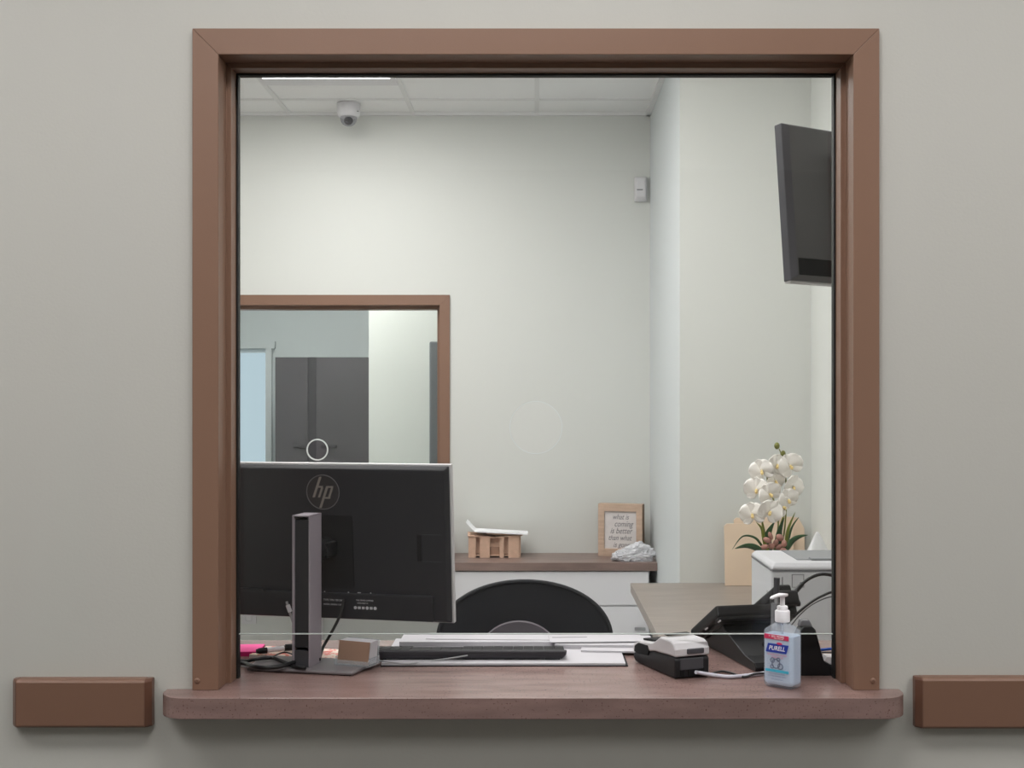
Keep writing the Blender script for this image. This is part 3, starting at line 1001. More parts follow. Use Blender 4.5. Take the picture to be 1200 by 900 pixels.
b = MB()
b.loft([oct_ring(BW * .86, BD * .84, .0008), oct_ring(BW * .97, BD * .96, .004), oct_ring(BW, BD, .009), oct_ring(BW, BD, .100), oct_ring(BW * .97, BD * .97, .104), oct_ring(BW * .72, BD * .82, .1105), rnd_ring(.0135, .117), rnd_ring(.0125, .120)])
body = b.build('clear_shell', M_CLEAR, hsn, bevel=.003, smooth=True)
b = MB()
q = .965
b.loft([oct_ring(BW * .82, BD * .80, .005), oct_ring(BW * .94, BD * .92, .009), oct_ring(BW * q, BD * q, .012), oct_ring(BW * q, BD * q, .097)])
b.build('gel', M_GEL, hsn, bevel=.002)
b = MB(); b.lathe([(.0128, .1195), (.0138, .1205), (.0138, .139), (.0128, .1405), (.0100, .1415), (.0100, .147), (.0085, .149), (.0045, .1495), (.0045, .166)], n=28); b.build('pump_collar', M_PUMP, hsn, smooth=True)
b = MB()
b.loft([[(w * sx_ + 0, yy, zz + th * sz_) for sx_, sz_ in ((-1, -1), (1, -1), (1, 1), (-1, 1))] for yy, zz, w, th in ((.0105, .1682, .0065, .0022), (.0, .1688, .0082, .0030), (-.012, .1695, .0062, .0024), (-.024, .1696, .0044, .0021), (-.034, .1690, .0038, .0021), (-.041, .1672, .0032, .0020))])
b.build('pump_head', M_PUMP, hsn, bevel=.0014, smooth=True)
b = MB(); b.tube([(0, 0, .120), (0, .001, .03), (.004, .004, .012)], .0022, n=8); b.build('dip_tube', M_CLEAR, hsn, smooth=True)
# print on the front of the bottle
fy = -BD - .0006
b = MB(); b.box((-.001, fy, .0935), (.050, .0005, .0085)); lr = b.build('red_band', M_LABR, hsn)
text('band_text', '+ 30% MORE', .0058, M_LABW, hsn, (-.001, fy - .0006, .0945), (R(90), 0, 0), extrude=.0001)
text('band_text', 'fl oz  bonus size', .003, M_LABW, hsn, (.004, fy - .0006, .0912), (R(90), 0, 0), extrude=.0001)
b = MB()
b.prism([(-.0235, .0650), (.0190, .0650), (.0240, .0812), (-.0185, .0812)], 'y', fy - .0002, fy + .0003)
b.build('logo_patch', M_LABB, hsn, bevel=.0012)
text('logo_text', 'PURELL', .0112, M_LABW, hsn, (-.0002, fy - .0007, .0730), (R(90), 0, 0), shear=.25, bold=.00015, extrude=.0001, sx=.90)
b = MB(); b.ball((.005, fy, .0822), (.006, .0004, .0024)); b.build('logo_dome', M_LABR, hsn)
text('label_text', 'ADVANCED HAND SANITIZER', .0036, M_LABP, hsn, (0, fy - .0003, .0610), (R(90), 0, 0), extrude=.0001, sx=.82)
text('label_text', 'REFRESHING GEL', .0036, M_LABP, hsn, (.001, fy - .0003, .0565), (R(90), 0, 0), extrude=.0001, sx=.9)
b = MB()
for dx, dz, s_ in ((0, 0, .009), (-.007, .006, .005), (.005, .008, .004), (.009, -.004, .006), (-.008, -.006, .004)):
    n = 20
    rings = [[(dx - .002 + q_ * math.cos(a), fy - yy, .0450 + dz + q_ * math.sin(a)) for q_, yy in ((s_ - .0018, 0), (s_, 0), (s_, .0005), (s_ - .0018, .0005))] for a in [2 * PI * i / n for i in range(n + 1)]]
    b.loft(rings, cap=False)
b.build('label_emblem', M_LABG, hsn)
b = MB(); b.box((0, fy, .0318), (.048, .0004, .0046)); b.build('turquoise_band', M_LABT, hsn)
for zz, tx in ((.0262, 'KILLS MORE THAN 99.99%'), (.0222, 'OF MOST COMMON GERMS'), (.0165, '12 FL OZ (354 mL)')):
    text('label_text', tx, .0034, M_LABG, hsn, (0, fy - .0003, zz), (R(90), 0, 0), extrude=.0001, sx=.85)

# ---------------------------------------------------------------- office chair
och = thing('office_chair', 'black mesh office chair with a rounded back behind the counter', 'chair', (-.03, .98, 0), 0)


def outline(t):
    """half widths of the back by height fraction"""
    return t


b = MB()
zt_, zb_ = .965, .50
nz, nx = 34, 25
rows = []
for i in range(nz + 1):
    v = i / nz
    z = zb_ + (zt_ - zb_) * (1 - (1 - v) ** 2.0)
    u = (z - zb_) / (zt_ - zb_)
    # widest a third of the way up, then a broad rounded top
    if u > .672:
        q = (u - .672) / .328
        w = .232 * (max(0, 1 - q ** 2.25)) ** (1 / 2.1)
    else:
        w = .232 - .05 * ((.672 - u) / .672) ** 2
    w = max(w, .012)
    row = []
    for j in range(nx + 1):
        s = -1 + 2 * j / nx
        y = .06 - .055 * (s * w / .232) ** 2 + .02 * math.sin(u * PI) + .04 * (u - .3)
        row.append((s * w, y, z))
    rows.append(row)
edge_l = [r[0] for r in rows]
edge_r = [r[-1] for r in rows]
bm = b.bm
V = [[bm.verts.new(p) for p in r] for r in rows]
for a, c in zip(V, V[1:]):
    for j in range(nx):
        bm.faces.new((a[j], a[j + 1], c[j + 1], c[j]))
back = b.build('backrest', M_MESH, och, smooth=True)
md = back.modifiers.new('thick', 'SOLIDIFY'); md.thickness = .008
b = MB(); b.tube(edge_l + edge_r[::-1], .006, n=8, smooth=False); b.build('back_rim', M_MESHR, back, smooth=True)
# grey lumbar plate on the back
b = MB()
rings = []
for (dy, sc_) in ((-.012, .90), (-.016, 1.0), (-.004, 1.02)):
    rings.append([(.112 * sc_ * math.cos(a), .075 + dy - .04 * (math.cos(a)) ** 2 * .3 + .0, .765 + .100 * sc_ * math.sin(a)) for a in [2 * PI * i / 40 for i in range(40)]])
b.loft(rings[::-1])
b.build('lumbar_plate', M_LUMB, och, smooth=True).location = (-.015, -.028, 0)
b = MB()
b.box((0, -.19, .47), (.48, .46, .07), bevel=.03, seg=4)
b.build('seat', M_MESH, och, smooth=True)
for s in (-1, 1):
    b = MB()
    b.box((s * .27, -.14, .655), (.075, .24, .026), bevel=.01, seg=3)
    b.tube([(s * .27, -.12, .645), (s * .27, -.13, .50), (s * .20, -.14, .44)], .015, n=10)
    b.build('armrest', M_MESHR, och, smooth=True)
b = MB(); b.tube([(0, -.05, .435), (0, .07, .46), (0, .095, .56), (0, .09, .72)], .022, n=12); b.build('back_support', M_MESHR, och, smooth=True)
b = MB(); b.cyl((0, -.17, .28), .024, .32); b.cyl((0, -.17, .13), .034, .10); b.build('gas_lift', M_MESHR, och, smooth=True)
for i in range(5):
    a = 2 * PI * i / 5 + .3
    b = MB(); b.tube([(0, -.17, .10), (.16 * math.cos(a), -.17 + .16 * math.sin(a), .09), (.29 * math.cos(a), -.17 + .29 * math.sin(a), .068)], .02, n=10, r_end=.013)
    lg = b.build('star_leg', M_MESHR, och, smooth=True)
    b = MB(); b.cyl((.29 * math.cos(a), -.17 + .29 * math.sin(a), .030), .030, .04, rot=(R(90), 0, a), n=20); b.build('caster', M_BLACKM, lg, smooth=True)

# ---------------------------------------------------------------- back counter and cabinet
ZB = CAM.z - .739
YBF = 3.357
b = MB(); b.box(((-.425 + XJ) / 2, (YBF + YB) / 2, ZB - .019), (XJ + .425 - .002, YB - YBF - .001, .038), bevel=.0015)
tag(b.build('back_worktop', M_LAMW), 'brown grey worktop against the back wall under the picture frame', 'worktop')
cab = thing('filing_cabinet', 'white two drawer lateral filing cabinet under the back worktop', 'cabinet', (.055, 3.54, 0))
ch_ = ZB - .0385
b = MB(); b.box((0, .01, ch_ / 2), (.94, .335, ch_), bevel=.002); b.build('carcass', M_WHITE, cab)
fy_ = -.163
zs = at_y(640, 710, 3.37).z
for z0, z1, hz in ((zs + .003, ch_ - .004, None), (.04, zs - .003, .3)):
    b = MB(); b.box((0, fy_, (z0 + z1) / 2), (.932, .018, z1 - z0), bevel=.0015); dw = b.build('drawer', M_WHITE, cab)
    hzz = z1 - .095 if hz else None
    if hz:
        hp_ = at_y(750, 737, 3.36)
        b = MB(); b.box((hp_.x - .055, fy_ - .018, hp_.z), (.05, .006, .014), bevel=.002)
        for s in (-1, 1):
            b.box((hp_.x - .055 + s * .02, fy_ - .012, hp_.z), (.006, .014, .008))
        b.build('handle', M_CHROME, dw)
    else:
        b = MB(); b.box((-.28, fy_ - .018, (z0 + z1) / 2), (.05, .006, .014), bevel=.002)
        for s in (-1, 1):
            b.box((-.28 + s * .02, fy_ - .012, (z0 + z1) / 2), (.006, .014, .008))
        b.build('handle', M_CHROME, dw)

# cardboard carrier with white sheet
bx = at_y(580, 651, 3.60)
cbx = thing('cardboard_carrier', 'open kraft cardboard carrier box with notched sides on the back worktop', 'box', (bx.x, 3.595, ZB), 0)
k_ = (3.55 - CAM.y) / F
hw = 30.5 * k_
b = MB()
H = 27 * k_
# front wall: four uprights, set-back web between them
for x0, x1, dz in ((-30.5, -22, 0), (-17, -5.5, 0), (6, 11, 0), (16, 29, 0)):
    b.box(((x0 + x1) / 2 * k_, -.052, H / 2 - .004), ((x1 - x0) * k_, .010, H - .008))
b.box((0, -.026, H * .5), (2 * hw - .004, .004, H * .72))
b.box((0, .05, H * .5), (2 * hw, .004, H * .96)); 
for s in (-1, 1):
    b.box((s * (hw - .002), 0, H * .47), (.004, .1, H * .94))
b.box((0, 0, .01), (2 * hw - .004, .098, .004))
b.build('carton', M_KRAFT, cbx)
b = MB(); b.box((.0, -.034, H * .26), (11 * k_, .004, H * .36)); b.build('inner_flap', M_KRAFTD, cbx)
for xx, ww, rz, zz, rx, ry in ((-.065, .13, 4, H - .006, 5, 4), (.07, .12, -6, H - .012, -4, -5), (.015, .11, 3, H - .004, -6, 3)):
    b = MB(); b.box((0, 0, 0), (ww, .10, .005)); f_ = b.build('top_flap', M_KRAFT, cbx); f_.location = (xx, -.01, zz); f_.rotation_euler = (R(rx), R(ry), R(rz))
b = MB()
n = 14
rings = []
for i in range(n + 1):
    t = i / n
    x = (-33 + 72 * t) * k_
    zz = H + .016 - .016 * t + (.042 * max(0, (.14 - t) / .14) ** 1.1)
    rings.append([(x, -.075, zz), (x, .055, zz + .004), (x, .055, zz + .0062), (x, -.075, zz + .0075 if t > .15 else zz + .003)])
b.loft(rings)
pp = b.build('curled_paper', M_TISSUE); pp.location = (bx.x, 3.595, ZB)
tag(pp, 'white paper with a curled corner lying across the kraft carrier box', 'paper')

# picture frame
pf = thing('picture_frame', 'square pale wood picture frame with a handwritten quote on the back worktop', 'picture frame', (at_y(728, 650, 3.62).x - .001, 3.602, ZB), -16)
kf = (3.60 - CAM.y) / F
FW, FH, FD = 51 * kf / math.cos(R(14)) / 2, 61.5 * kf, .058
b = MB()
t_ = 7.2 * kf
b.box((-FW + t_ / 2, 0, FH / 2), (t_, FD, FH)); b.box((FW - t_ / 2, 0, FH / 2), (t_, FD, FH))
b.box((0, 0, t_ / 2 + .004), (2 * FW - 2 * t_, FD, t_ + .008)); b.box((0, 0, FH - t_ / 2 - .003), (2 * FW - 2 * t_, FD, t_ + .006))
fr = b.build('frame', M_OAK, pf, bevel=.001)
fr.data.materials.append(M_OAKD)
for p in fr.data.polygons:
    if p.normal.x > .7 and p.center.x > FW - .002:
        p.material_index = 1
b = MB(); b.box((0, -FD / 2 + .012, FH / 2), (2 * FW - 2 * t_ + .004, .004, FH - 2 * t_ + .004)); b.build('print', M_CANVAS, pf)
for i, (tx, xo) in enumerate((('what is', .0), ('coming', .014), ('is better', .002), ('than what', -.004), ('is gone', .004))):
    text('quote_text', tx, .040 if i in (1, 2) else .036, M_INK, pf, (xo, -FD / 2 + .0095, FH - t_ - .034 - i * .0335), (R(90), 0, 0), shear=.35, extrude=.0002, sx=.78)

# crumpled clear bag on the worktop end
bc = at_y(742, 655, 3.44)
b = MB()
bm = b.bm
bmesh.ops.create_icosphere(bm, subdivisions=5, radius=1)
for v in bm.verts:
    p = v.co.copy()
    n1 = mnoise.noise(p * 2.3 + Vector((3, 1, 7)))
    n2 = abs(mnoise.noise(p * 5.5)); n3 = abs(mnoise.noise(p * 12))
    q = p * (1 + .22 * n1 - .35 * n2 - .22 * n3)
    hgt = .062 + .020 * math.sin(p.x * 2.2 + .6)
    v.co = Vector((q.x * .112, q.y * .062, max(-.0, (q.z + .45)) * hgt * .78))
    if q.z < -.45:
        v.co.z = 0
bg = b.build('plastic_bag', M_BAG, smooth=True)
bg.location = (bc.x - .004, 3.435, ZB + .0005)
tag(bg, 'crumpled clear plastic wrapping heaped in front of the picture frame', 'plastic bag')

# ---------------------------------------------------------------- right hand desk
ZD = CAM.z - .704
XD = .368
desk = thing('side_desk', 'taupe laminate side desk running along the right wall to the bulkhead', 'desk', (.72, 1.48, 0))
b = MB(); b.box(((XD + XR) / 2 - .72, (.455 + YJ) / 2 - 1.48, ZD - .017), (XR - XD - .002, YJ - .455 - .002, .034)); dt = b.build('desktop', M_DESKL, desk)
dt.data.materials.append(M_DESKE)
for p in dt.data.polygons:
    if abs(p.normal.z) < .5:
        p.material_index = 1
for yy in (.52, 2.46):
    b = MB(); b.box(((XD + XR) / 2 - .72 + .06, yy - 1.48, (ZD - .034) / 2), (XR - XD - .16, .025, ZD - .034)); b.build('end_panel', M_WHITE, desk)

# printer
PX0, PX1, PY0, PY1, PZ1 = .607, 1.02, .90, 1.19, 1.036
pr = thing('laser_printer', 'white laser printer on the side desk in front of the orchid', 'printer', ((PX0 + PX1) / 2, (PY0 + PY1) / 2, ZD))
w, dd, hh = (PX1 - PX0), (PY1 - PY0), PZ1 - ZD
b = MB()
b.loft([[(-w / 2 + .01, -dd / 2 + .01, .006), (w / 2 - .01, -dd / 2 + .01, .006), (w / 2 - .01, dd / 2 - .01, .006), (-w / 2 + .01, dd / 2 - .01, .006)],
        [(-w / 2, -dd / 2, .02), (w / 2, -dd / 2, .02), (w / 2, dd / 2, .02), (-w / 2, dd / 2, .02)],
        [(-w / 2, -dd / 2, hh - .020), (w / 2, -dd / 2, hh - .020), (w / 2, dd / 2, hh - .020), (-w / 2, dd / 2, hh - .020)]])
b.build('body', M_PRN, pr, bevel=.006, seg=3)
b = MB()
b.loft([[(-w / 2, -dd / 2, hh - .018), (w / 2, -dd / 2, hh - .018), (w / 2, dd / 2, hh - .018), (-w / 2, dd / 2, hh - .018)],
        [(-w / 2, -dd / 2, hh - .010), (w / 2, -dd / 2, hh - .010), (w / 2, dd / 2, hh - .010), (-w / 2, dd / 2, hh - .010)],
        [(-w / 2 + .010, -dd / 2 + .012, hh), (w / 2 - .010, -dd / 2 + .012, hh), (w / 2 - .010, dd / 2 - .01, hh), (-w / 2 + .010, dd / 2 - .01, hh)]])
b.build('top_cover', M_LID, pr, bevel=.005, seg=3)
b = MB(); b.box((.03, .02, hh + .0005), (w - .10, dd - .09, .003)); b.box((.04, -.075, hh + .003), (w - .15, .03, .006), bevel=.002); b.build('output_tray', M_PRNG, pr)
b = MB(); b.box((.035, .0, hh + .0035), (.004, .17, .004), rot=(0, 0, R(12))); b.build('tray_guide', M_DKGREY, pr)
b = MB()
b.box((0, -dd / 2, hh - .019), (w - .004, .002, .0028)); b.box((-w / 2, 0, hh - .019), (.002, dd - .004, .0028))
b.box((-w / 2 + .028, -dd / 2 - .0002, (hh - .03) / 2 + .005), (.0026, .0016, hh - .05))
b.build('seam', M_SEAM, pr)
b = MB()
for x0, z0, x1, z1 in ((.052, .228, .054, .262), (.082, .228, .084, .262), (.052, .228, .084, .2295), (.052, .2605, .084, .262)):
    b.box(((x0 + x1) / 2 - w / 2, -dd / 2 - .0003, (z0 + z1) / 2), (x1 - x0, .0012, z1 - z0))
b.build('panel_outline', M_PRNG, pr)
b = MB(); b.box((-w / 2 - .0003, -.09, .195), (.0012, .003, .035)); b.build('side_slot', M_PRNG, pr)

# manila folders leaning on the bulkhead
kf = (2.44 - CAM.y) / F
fl = at_y(849, 684, 2.44)
for i, (x0, x1, ztop, yy, nm, lb) in enumerate(((849, 930, 611, 2.425, 'manila_folder', 'front manila folder leaning on the wall behind the orchid'), (862, 945, 604.5, 2.452, 'manila_folder', 'taller manila folder with clipped corner leaning behind the front one'))):
    b = MB()
    a0, a1 = (x0 - CX) * kf, (x1 - CX) * kf
    hz = (684 - ztop) * kf
    c = .018
    if i == 0:
        o2 = [(a0, 0), (a1, 0), (a1, hz - .004), (a1 - .004, hz), (a0 + .01, hz - .002), (a0, hz - .012)]
    else:
        o2 = [(a0, 0), (a1, 0), (a1, hz - .045), (a1 - .022, hz - .004), (a1 - .05, hz), (a0 + .008, hz - .004), (a0, hz - .012)]
    b.prism(o2, 'y', 0, .006)
    o = b.build(nm, M_MANILA, bevel=.001)
    o.location = (0, yy, ZD + .0005)
    o.rotation_euler = (R(-6), 0, 0)
    tag(o, lb, 'folder')

# tissue box
tb = thing('tissue_box', 'tissue box with a white tissue standing up behind the printer', 'tissue box', (.985, 2.02, ZD))
b = MB(); b.box((0, 0, .0625), (.115, .115, .125), bevel=.002); b.build('carton', M_TBOX, tb)
b = MB()
rings = []
for i in range(9):
    t = i / 8
    n = 24
    ring = []
    for j in range(n):
        a = 2 * PI * j / n
        rr = (.052 * (1 - t) ** .8 + .004) * (1 + .22 * math.sin(3 * a + 2 * t) * (1 - t * .4))
        ring.append((rr * math.cos(a) * 1.0 + .002 * t, rr * math.sin(a) * .45, .124 + .122 * t + .006 * math.sin(5 * a) * t))
    rings.append(ring)
b.loft(rings)
b.build('tissue', M_TISSUE, tb, smooth=True)

# ---------------------------------------------------------------- orchid
OY = 1.90
ko = (OY - CAM.y) / F
ox = (907 - CX) * ko
orc = thing('potted_orchid', 'white artificial orchid with dark green leaves behind the printer', 'orchid', (ox, OY, ZD))
b = MB(); b.lathe([(.045, 0), (.05, .004), (.062, .09), (.066, .15), (.069, .165), (.064, .165), (.060, .15), (.02, .148)], n=32); b.build('pot', M_POT, orc, smooth=True)


def ol(px, py, dy=0.0):
    """photo pixel -> the orchid's own frame, at a depth dy from the pot's axis"""
    p = at_y(px, py, OY + dy)
    return Vector((p.x - ox, dy, p.z - ZD))


b = MB()
b.tube([(0, 0, .13), ol(909, 640, -.02), ol(912, 610, .0), ol(905, 580, .02), ol(899, 560, .015), ol(906, 545, 0), ol(915, 534, 0), ol(913, 526, 0)], .0034, n=8, r_end=.0018)
b.tube([(0.008, .01, .13), ol(918, 630, .02), ol(921, 600, .03), ol(922, 575, .03), ol(920, 556, .02)], .0030, n=8)
b.build('stem', M_BUD, orc, smooth=True)
buds = [(910.5, 522.5, 3.6), (917.8, 531.5, 3.2)]
for px, py, r_ in buds:
    b = MB(); b.ball(ol(px, py), (r_ * ko * .9, r_ * ko * .9, r_ * ko * 1.15)); b.build('bud', M_BUD, orc, smooth=True)


def petal(b, c, u, v, nrm, L_, W_, cup):
    """one rounded petal: c root, u along, v across"""
    n = 8
    top, rows_ = [], []
    for i in range(n + 1):
        t = i / n
        wv = W_ * (math.sin(PI * min(1, t * .92 + .08)) ** .62) * (.55 + .45 * t) * 1.15
        row = []
        for j in range(-3, 4):
            s = j / 3
            p = c + u * (L_ * t) + v * (wv * s) + nrm * (cup * (t ** 1.6) - .35 * cup * s * s + .002 * math.sin(4 * t + s * 3))
            row.append(b.bm.verts.new(p))
        rows_.append(row)
    for a, d_ in zip(rows_, rows_[1:]):
        for j in range(6):
            b.bm.faces.new((a[j], a[j + 1], d_[j + 1], d_[j]))


flowers = [(893, 552, 1.05, -25, -.02, 20), (910, 545, .95, 20, -.01, -15), (926, 546, 1.1, 8, 0.0, 30), (887, 574, 1.1, -30, -.02, 0), (902, 579, 1.0, 10, -.04, 40), (908, 564, .95, 30, .01, 10), (929, 571, 1.08, 35, .0, -20),
           (923, 586, 1.0, 25, -.03, 25), (882, 603, 1.08, -22, -.03, 10), (902, 600, 1.05, 5, -.05, -25), (917, 594, .85, 15, -.03, 60)]
for px, py, sc_, yaw, dy, roll in flowers:
    c = ol(px, py, dy)
    nrm = Vector((math.sin(R(yaw)), -math.cos(R(yaw)), -.12)).normalized()
    e1 = Vector((0, 0, 1)) - nrm * nrm.z
    e1.normalize()
    e2 = nrm.cross(e1)
    S = .041 * sc_
    b = MB()
    for a_, L_, W_, cp in ((0, 1.0, .48, .10), (125, .98, .46, .06), (-125, .98, .46, .06)):
        a = R(a_ + roll)
        u = e1 * math.cos(a) + e2 * math.sin(a)
        petal(b, c - nrm * .002, u, nrm.cross(u), nrm, S * L_, S * W_, S * cp)
    for a_ in (70, -70):
        a = R(a_ + roll)
        u = e1 * math.cos(a) + e2 * math.sin(a)
        petal(b, c + nrm * .001, u, nrm.cross(u), nrm, S * 1.05, S * .78, S * .22)
    fo = b.build('flower', M_PETAL, orc, smooth=True)
    md = fo.modifiers.new('thick', 'SOLIDIFY'); md.thickness = .0012
    b = MB()
    b.ball(c + nrm * .006, (.0045, .0045, .0045), u=10, v=8)
    u = e1 * math.cos(R(180 + roll)) + e2 * math.sin(R(180 + roll))
    b.ball(c + nrm * .008 + u * .006, (.0055, .0045, .0065), u=10, v=8)
    b.build('flower_lip', M_PETALC, fo, smooth=True)


def leaf(pts, wmax, m, name='leaf'):
    b = MB()
    P = [Vector(p) for p in pts]
    Q = []
    for i in range(len(P) - 1):
        p0 = P[max(i - 1, 0)]; p1 = P[i]; p2 = P[i + 1]; p3 = P[min(i + 2, len(P) - 1)]
        for k in range(6):
            t = k / 6
            Q.append(.5 * ((2 * p1) + (-p0 + p2) * t + (2 * p0 - 5 * p1 + 4 * p2 - p3) * t * t + (-p0 + 3 * p1 - 3 * p2 + p3) * t ** 3))
    Q.append(P[-1])
    n = len(Q) - 1
    rows_ = []
    for i, p in enumerate(Q):
        d_ = (Q[min(i + 1, n)] - Q[max(i - 1, 0)]).normalized()
        side = d_.cross(Vector((0, 1, .35)))
        side.normalize()
        t = i / n
        w = wmax * (.35 + .65 * math.sin(PI * min(1, t * .85 + .12))) * (1 - t ** 5) + .0004
        up = side.cross(d_)
        rows_.append([b.bm.verts.new(p + side * (w * s) + up * (w * .35 * abs(s))) for s in (-1, -.5, 0, .5, 1)])
    for a, c in zip(rows_, rows_[1:]):
        for j in range(4):
            b.bm.faces.new((a[j], a[j + 1], c[j + 1], c[j]))
    o = b.build(name, m, orc, smooth=True)
    md = o.modifiers.new('thick', 'SOLIDIFY'); md.thickness = .0014
    return o


base = Vector((0, 0, .15))
leaf([base, ol(890, 645, -.05), ol(876, 640, -.06), ol(861, 643, -.06)], .011, M_LEAF)
leaf([base, ol(893, 640, -.03), ol(884, 630, -.04), ol(870, 629, -.04), ol(858, 644, -.04)], .004, M_LEAF)
leaf([base, ol(921, 645, -.04), ol(929, 634, -.05), ol(938, 629, -.05), ol(947, 627, -.05)], .010, M_LEAF)
leaf([base, ol(900, 640, .0), ol(901, 625, -.01), ol(908, 611, -.01)], .014, M_LEAF)
leaf([base, ol(911, 640, -.01), ol(914, 622, -.02), ol(919, 607, -.02)], .011, M_LEAF)
leaf([base, ol(896, 635, -.01), ol(893, 620, -.02), ol(886, 612, -.02)], .0055, M_LEAFY)
leaf([base, ol(920, 640, .0), ol(924, 620, .0), ol(932, 600, .0)], .0065, M_LEAFY)
leaf([base, ol(921, 640, .02), ol(928, 618, .02), ol(936, 606, .02)], .0035, M_LEAF)
leaf([base, ol(914, 640, .02), ol(915, 618, .02), ol(919, 602, .02)], .006, M_LEAFY)
leaf([base, ol(897, 640, .02), ol(895, 622, .02), ol(892, 606, .02)], .0055, M_LEAFY)
for i, (px, py, sx_, sz_, rr) in enumerate(((899, 633, 5, 3.2, 25), (903, 628, 2.6, 5, -20), (914, 630, 5, 4, 30), (896, 641, 5, 3, -15), (904, 640, 4.2, 3.6, 10), (913, 641, 4.6, 3.4, -20), (919, 637, 3.2, 4.2, 0), (892, 645, 4, 2.6, 10), (909, 636, 3, 4.5, 30), (918, 645, 4, 3, 0))):
    b = MB(); b.ball(ol(px, py, -.045 + .01 * (i % 3)), (sx_ * ko, 3.4 * ko, sz_ * ko), rot=(0, R(rr), 0), u=14, v=10); b.build('blossom_bud', M_STONE, orc, smooth=True)
b = MB(); b.lathe([(.058, .148), (.055, .162), (.03, .178), (.004, .185)], n=20); b.build('moss', M_LEAF, orc, smooth=True)

# ---------------------------------------------------------------- small television seen from behind
TA = 32.0
tvx, tvy = .5615, .484
TW, TH = .548, .357
tv = thing('television', 'small dark flat screen seen from behind, high at the right jamb', 'television', (tvx, tvy, 1.722), TA)
# local frame: x from the near left edge towards the right, +y is the screen side
b = MB()
b.loft([[(0, .012, 0), (TW, .012, 0), (TW, .012, TH), (0, .012, TH)],
        [(.0, -.010, .0), (TW, -.010, .0), (TW, -.010, TH), (.0, -.010, TH)],
        [(.012, -.022, .010), (TW - .012, -.022, .010), (TW - .012, -.022, TH - .006), (.012, -.022, TH - .006)]])
pnl = b.build('rear_shell', M_TV, tv, bevel=.0015)
pnl.data.materials.append(M_TVE)
for p in pnl.data.polygons:
    if p.normal.x < -.3:
        p.material_index = 1
pnl.rotation_euler = (R(-5), 0, 0)
b = MB()
b.box((TW / 2 + .02, -.034, TH / 2 - .01), (TW - .24, .03, TH - .10), bevel=.006)
b.build('electronics_box', M_TV, pnl)
b = MB(); b.box((TW / 2, -.0222, .030), (TW - .03, .001, .038)); b.build('lower_band', M_BLACKM, pnl)
b = MB(); b.box((TW / 2, .0125, TH / 2), (TW - .02, .002, TH - .02)); b.build('screen', M_BLACKM, pnl)
b = MB(); b.box((TW / 2, .002, -.002), (TW - .004, .018, .004)); b.build('bottom_lip', M_SILV, pnl)
arm = MB()
inv = Matrix.Rotation(-R(TA), 4, 'Z')
wallp = inv @ (Vector((XR - .004, .30, 1.90)) - Vector((tvx, tvy, 1.722)))
arm.tube([(TW / 2 + .02, -.045, TH / 2), (TW / 2 + .05, -.10, TH / 2), wallp], .014, n=10, smooth=False)
arm.box((TW / 2 + .02, -.052, TH / 2), (.12, .012, .12))
arm.build('wall_arm', M_BLACKM, tv, smooth=True)

# ---------------------------------------------------------------- dome camera, sensor, vent, outlet
dm = at_y(408.5, 122, YB - .19)
sec = thing('dome_camera', 'white dome security camera hanging from the ceiling by the back wall', 'security camera', (dm.x, YB - .19, HC))
b = MB(); b.lathe([(.050, -.0005), (.0545, -.003), (.0555, -.012), (.0555, -.040), (.052, -.058), (.046, -.066), (.02, -.068)], n=40); b.build('housing', M_WPLA, sec, smooth=True)
b = MB(); b.lathe([(.040, -.066), (.0395, -.074), (.036, -.088), (.028, -.100), (.015, -.107), (.002, -.109)], n=36); b.build('dome', M_DOMEC, sec, smooth=True)
b = MB(); b.ball((0, -.004, -.084), (.022, .022, .019)); b.cyl((0, -.022, -.086), .011, .012, rot=(R(70), 0, 0), n=24); b.build('lens', M_BLACKM, sec, smooth=True)
b = MB(); b.box((.046, -.028, -.044), (.012, .004, .004), rot=(0, 0, R(35)), bevel=.001); b.build('lock_screw', M_DKGREY, sec)
sn = at_y(750.5, 223, YB)
ms = thing('motion_detector', 'white motion sensor on the back wall near the corner', 'sensor', (sn.x, YB, sn.z))
b = MB()
hw_, hh_ = .031, .062
b.loft([[(-hw_, 0, -hh_ * .96), (hw_, 0, -hh_ * .96), (hw_, 0, hh_), (-hw_, 0, hh_)],
        [(-hw_, -.018, -hh_ * .93), (hw_, -.018, -hh_ * .93), (hw_, -.018, hh_), (-hw_, -.018, hh_)],
        [(-hw_ * .72, -.040, -hh_ * .62), (hw_ * .72, -.040, -hh_ * .62), (hw_ * .78, -.036, hh_ * .9), (-hw_ * .78, -.036, hh_ * .9)]])
b.build('housing', M_WPLA, ms, bevel=.006, seg=3)
b = MB(); b.box((-.006, -.0395, -.004), (.03, .003, .006), bevel=.001); b.build('indicator', M_PRNG, ms)
ol_ = at_y(292, 722, YB)
wo = thing('wall_outlet', 'white outlet plate low on the back wall beneath the far window', 'outlet', (ol_.x, YB, ol_.z + .02))
b = MB(); b.box((0, -.003, 0), (.072, .006, .115), bevel=.002); b.build('plate', M_WPLA, wo)
b = MB(); b.box((0, -.0065, .026), (.03, .002, .034), bevel=.004); b.box((0, -.0065, -.026), (.03, .002, .034), bevel=.004); b.build('socket', M_WHITE, wo)

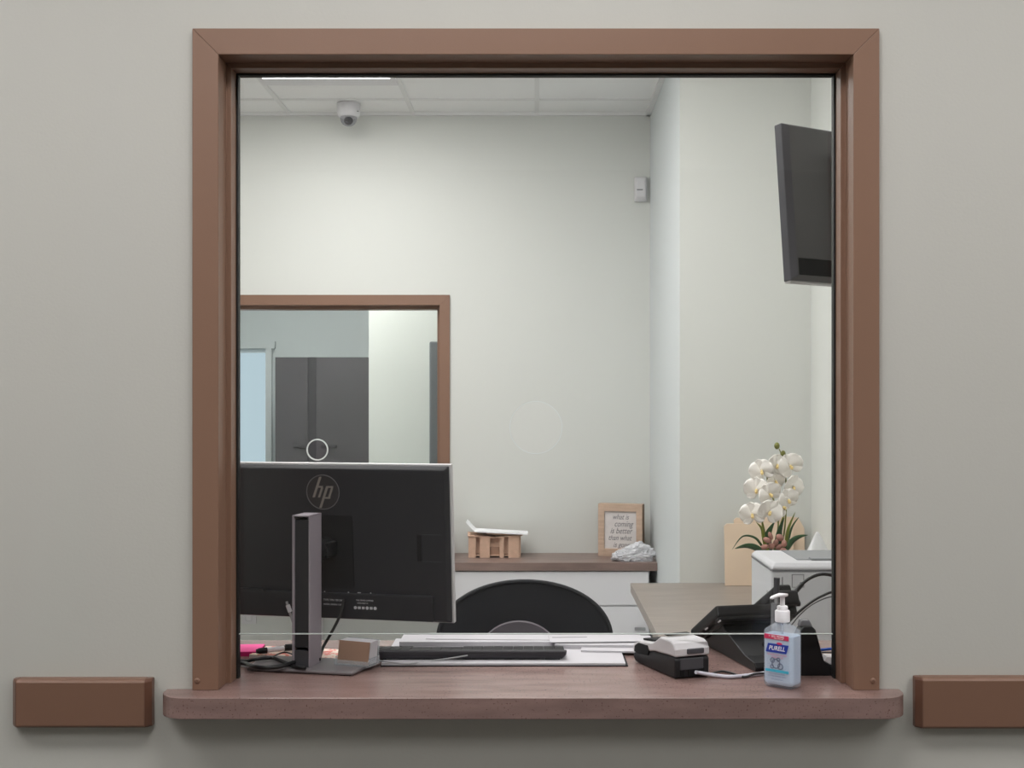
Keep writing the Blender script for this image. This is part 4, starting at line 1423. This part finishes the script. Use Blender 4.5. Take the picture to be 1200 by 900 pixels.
# ---------------------------------------------------------------- things in the back room
YK = 7.2
kk = (YK - CAM.y) / F
x0, x1 = (322 - CX) * kk, (452 - CX) * kk
zt = CAM.z - (418.5 - CY) * kk
x1 = min(x1, -1.002)
cbw = thing('tall_cupboard', 'dark charcoal tall cupboard seen through the far window', 'cupboard', ((x0 + x1) / 2, YK, 0))
W_ = x1 - x0
b = MB(); b.box((0, .27, zt / 2), (W_, .5, zt)); b.build('carcass', M_CABD, cbw)
sm = (370 - CX) * kk - (x0 + x1) / 2
for a0, a1 in ((-W_ / 2 + .003, sm - .062), (sm + .004, W_ / 2 - .003)):
    b = MB(); b.box(((a0 + a1) / 2, .011, zt / 2 + .03), (a1 - a0, .02, zt - .07), bevel=.002); dd_ = b.build('cupboard_door', M_CABD, cbw)
    b = MB(); hx_ = a1 - .05 if a0 < 0 and a1 < 0 else a0 + .10
    b.box((hx_, -.012, 1.11), (.12, .02, .02), bevel=.003); b.build('handle', M_CABS, dd_)
b = MB(); b.box((sm - .028, .012, zt / 2), (.062, .018, zt)); b.build('dark_post', M_CABS, cbw)
tvp = at_y(503, 400, 4.95)
ws = thing('wall_screen', 'tall dark wall panel at the right side of the far window', 'screen', (tvp.x + .19, 4.978, tvp.z - .48))
b = MB(); b.box((0, 0, 0), (.38, .04, .96), bevel=.012, seg=3); b.build('casing', M_SCRG, ws)
b = MB(); b.box((.06, -.0205, -.02), (.22, .002, .84)); b.build('screen', M_BLACKM, ws)

# ---------------------------------------------------------------- world, colour management
w = bpy.data.worlds.new('world')
SC.world = w
w.use_nodes = True
w.node_tree.nodes['Background'].inputs['Color'].default_value = (.6, .65, .7, 1)
w.node_tree.nodes['Background'].inputs['Strength'].default_value = .05
SC.view_settings.view_transform = 'Standard'
SC.view_settings.look = 'None'
SC.view_settings.gamma = 1
SC.view_settings.use_curve_mapping = False
SC.view_settings.exposure = 0.62
SC.cycles.use_denoising = True
SC.cycles.max_bounces = 10
SC.cycles.diffuse_bounces = 5
SC.cycles.transparent_max_bounces = 24
SC.cycles.caustics_reflective = False
SC.cycles.caustics_refractive = False
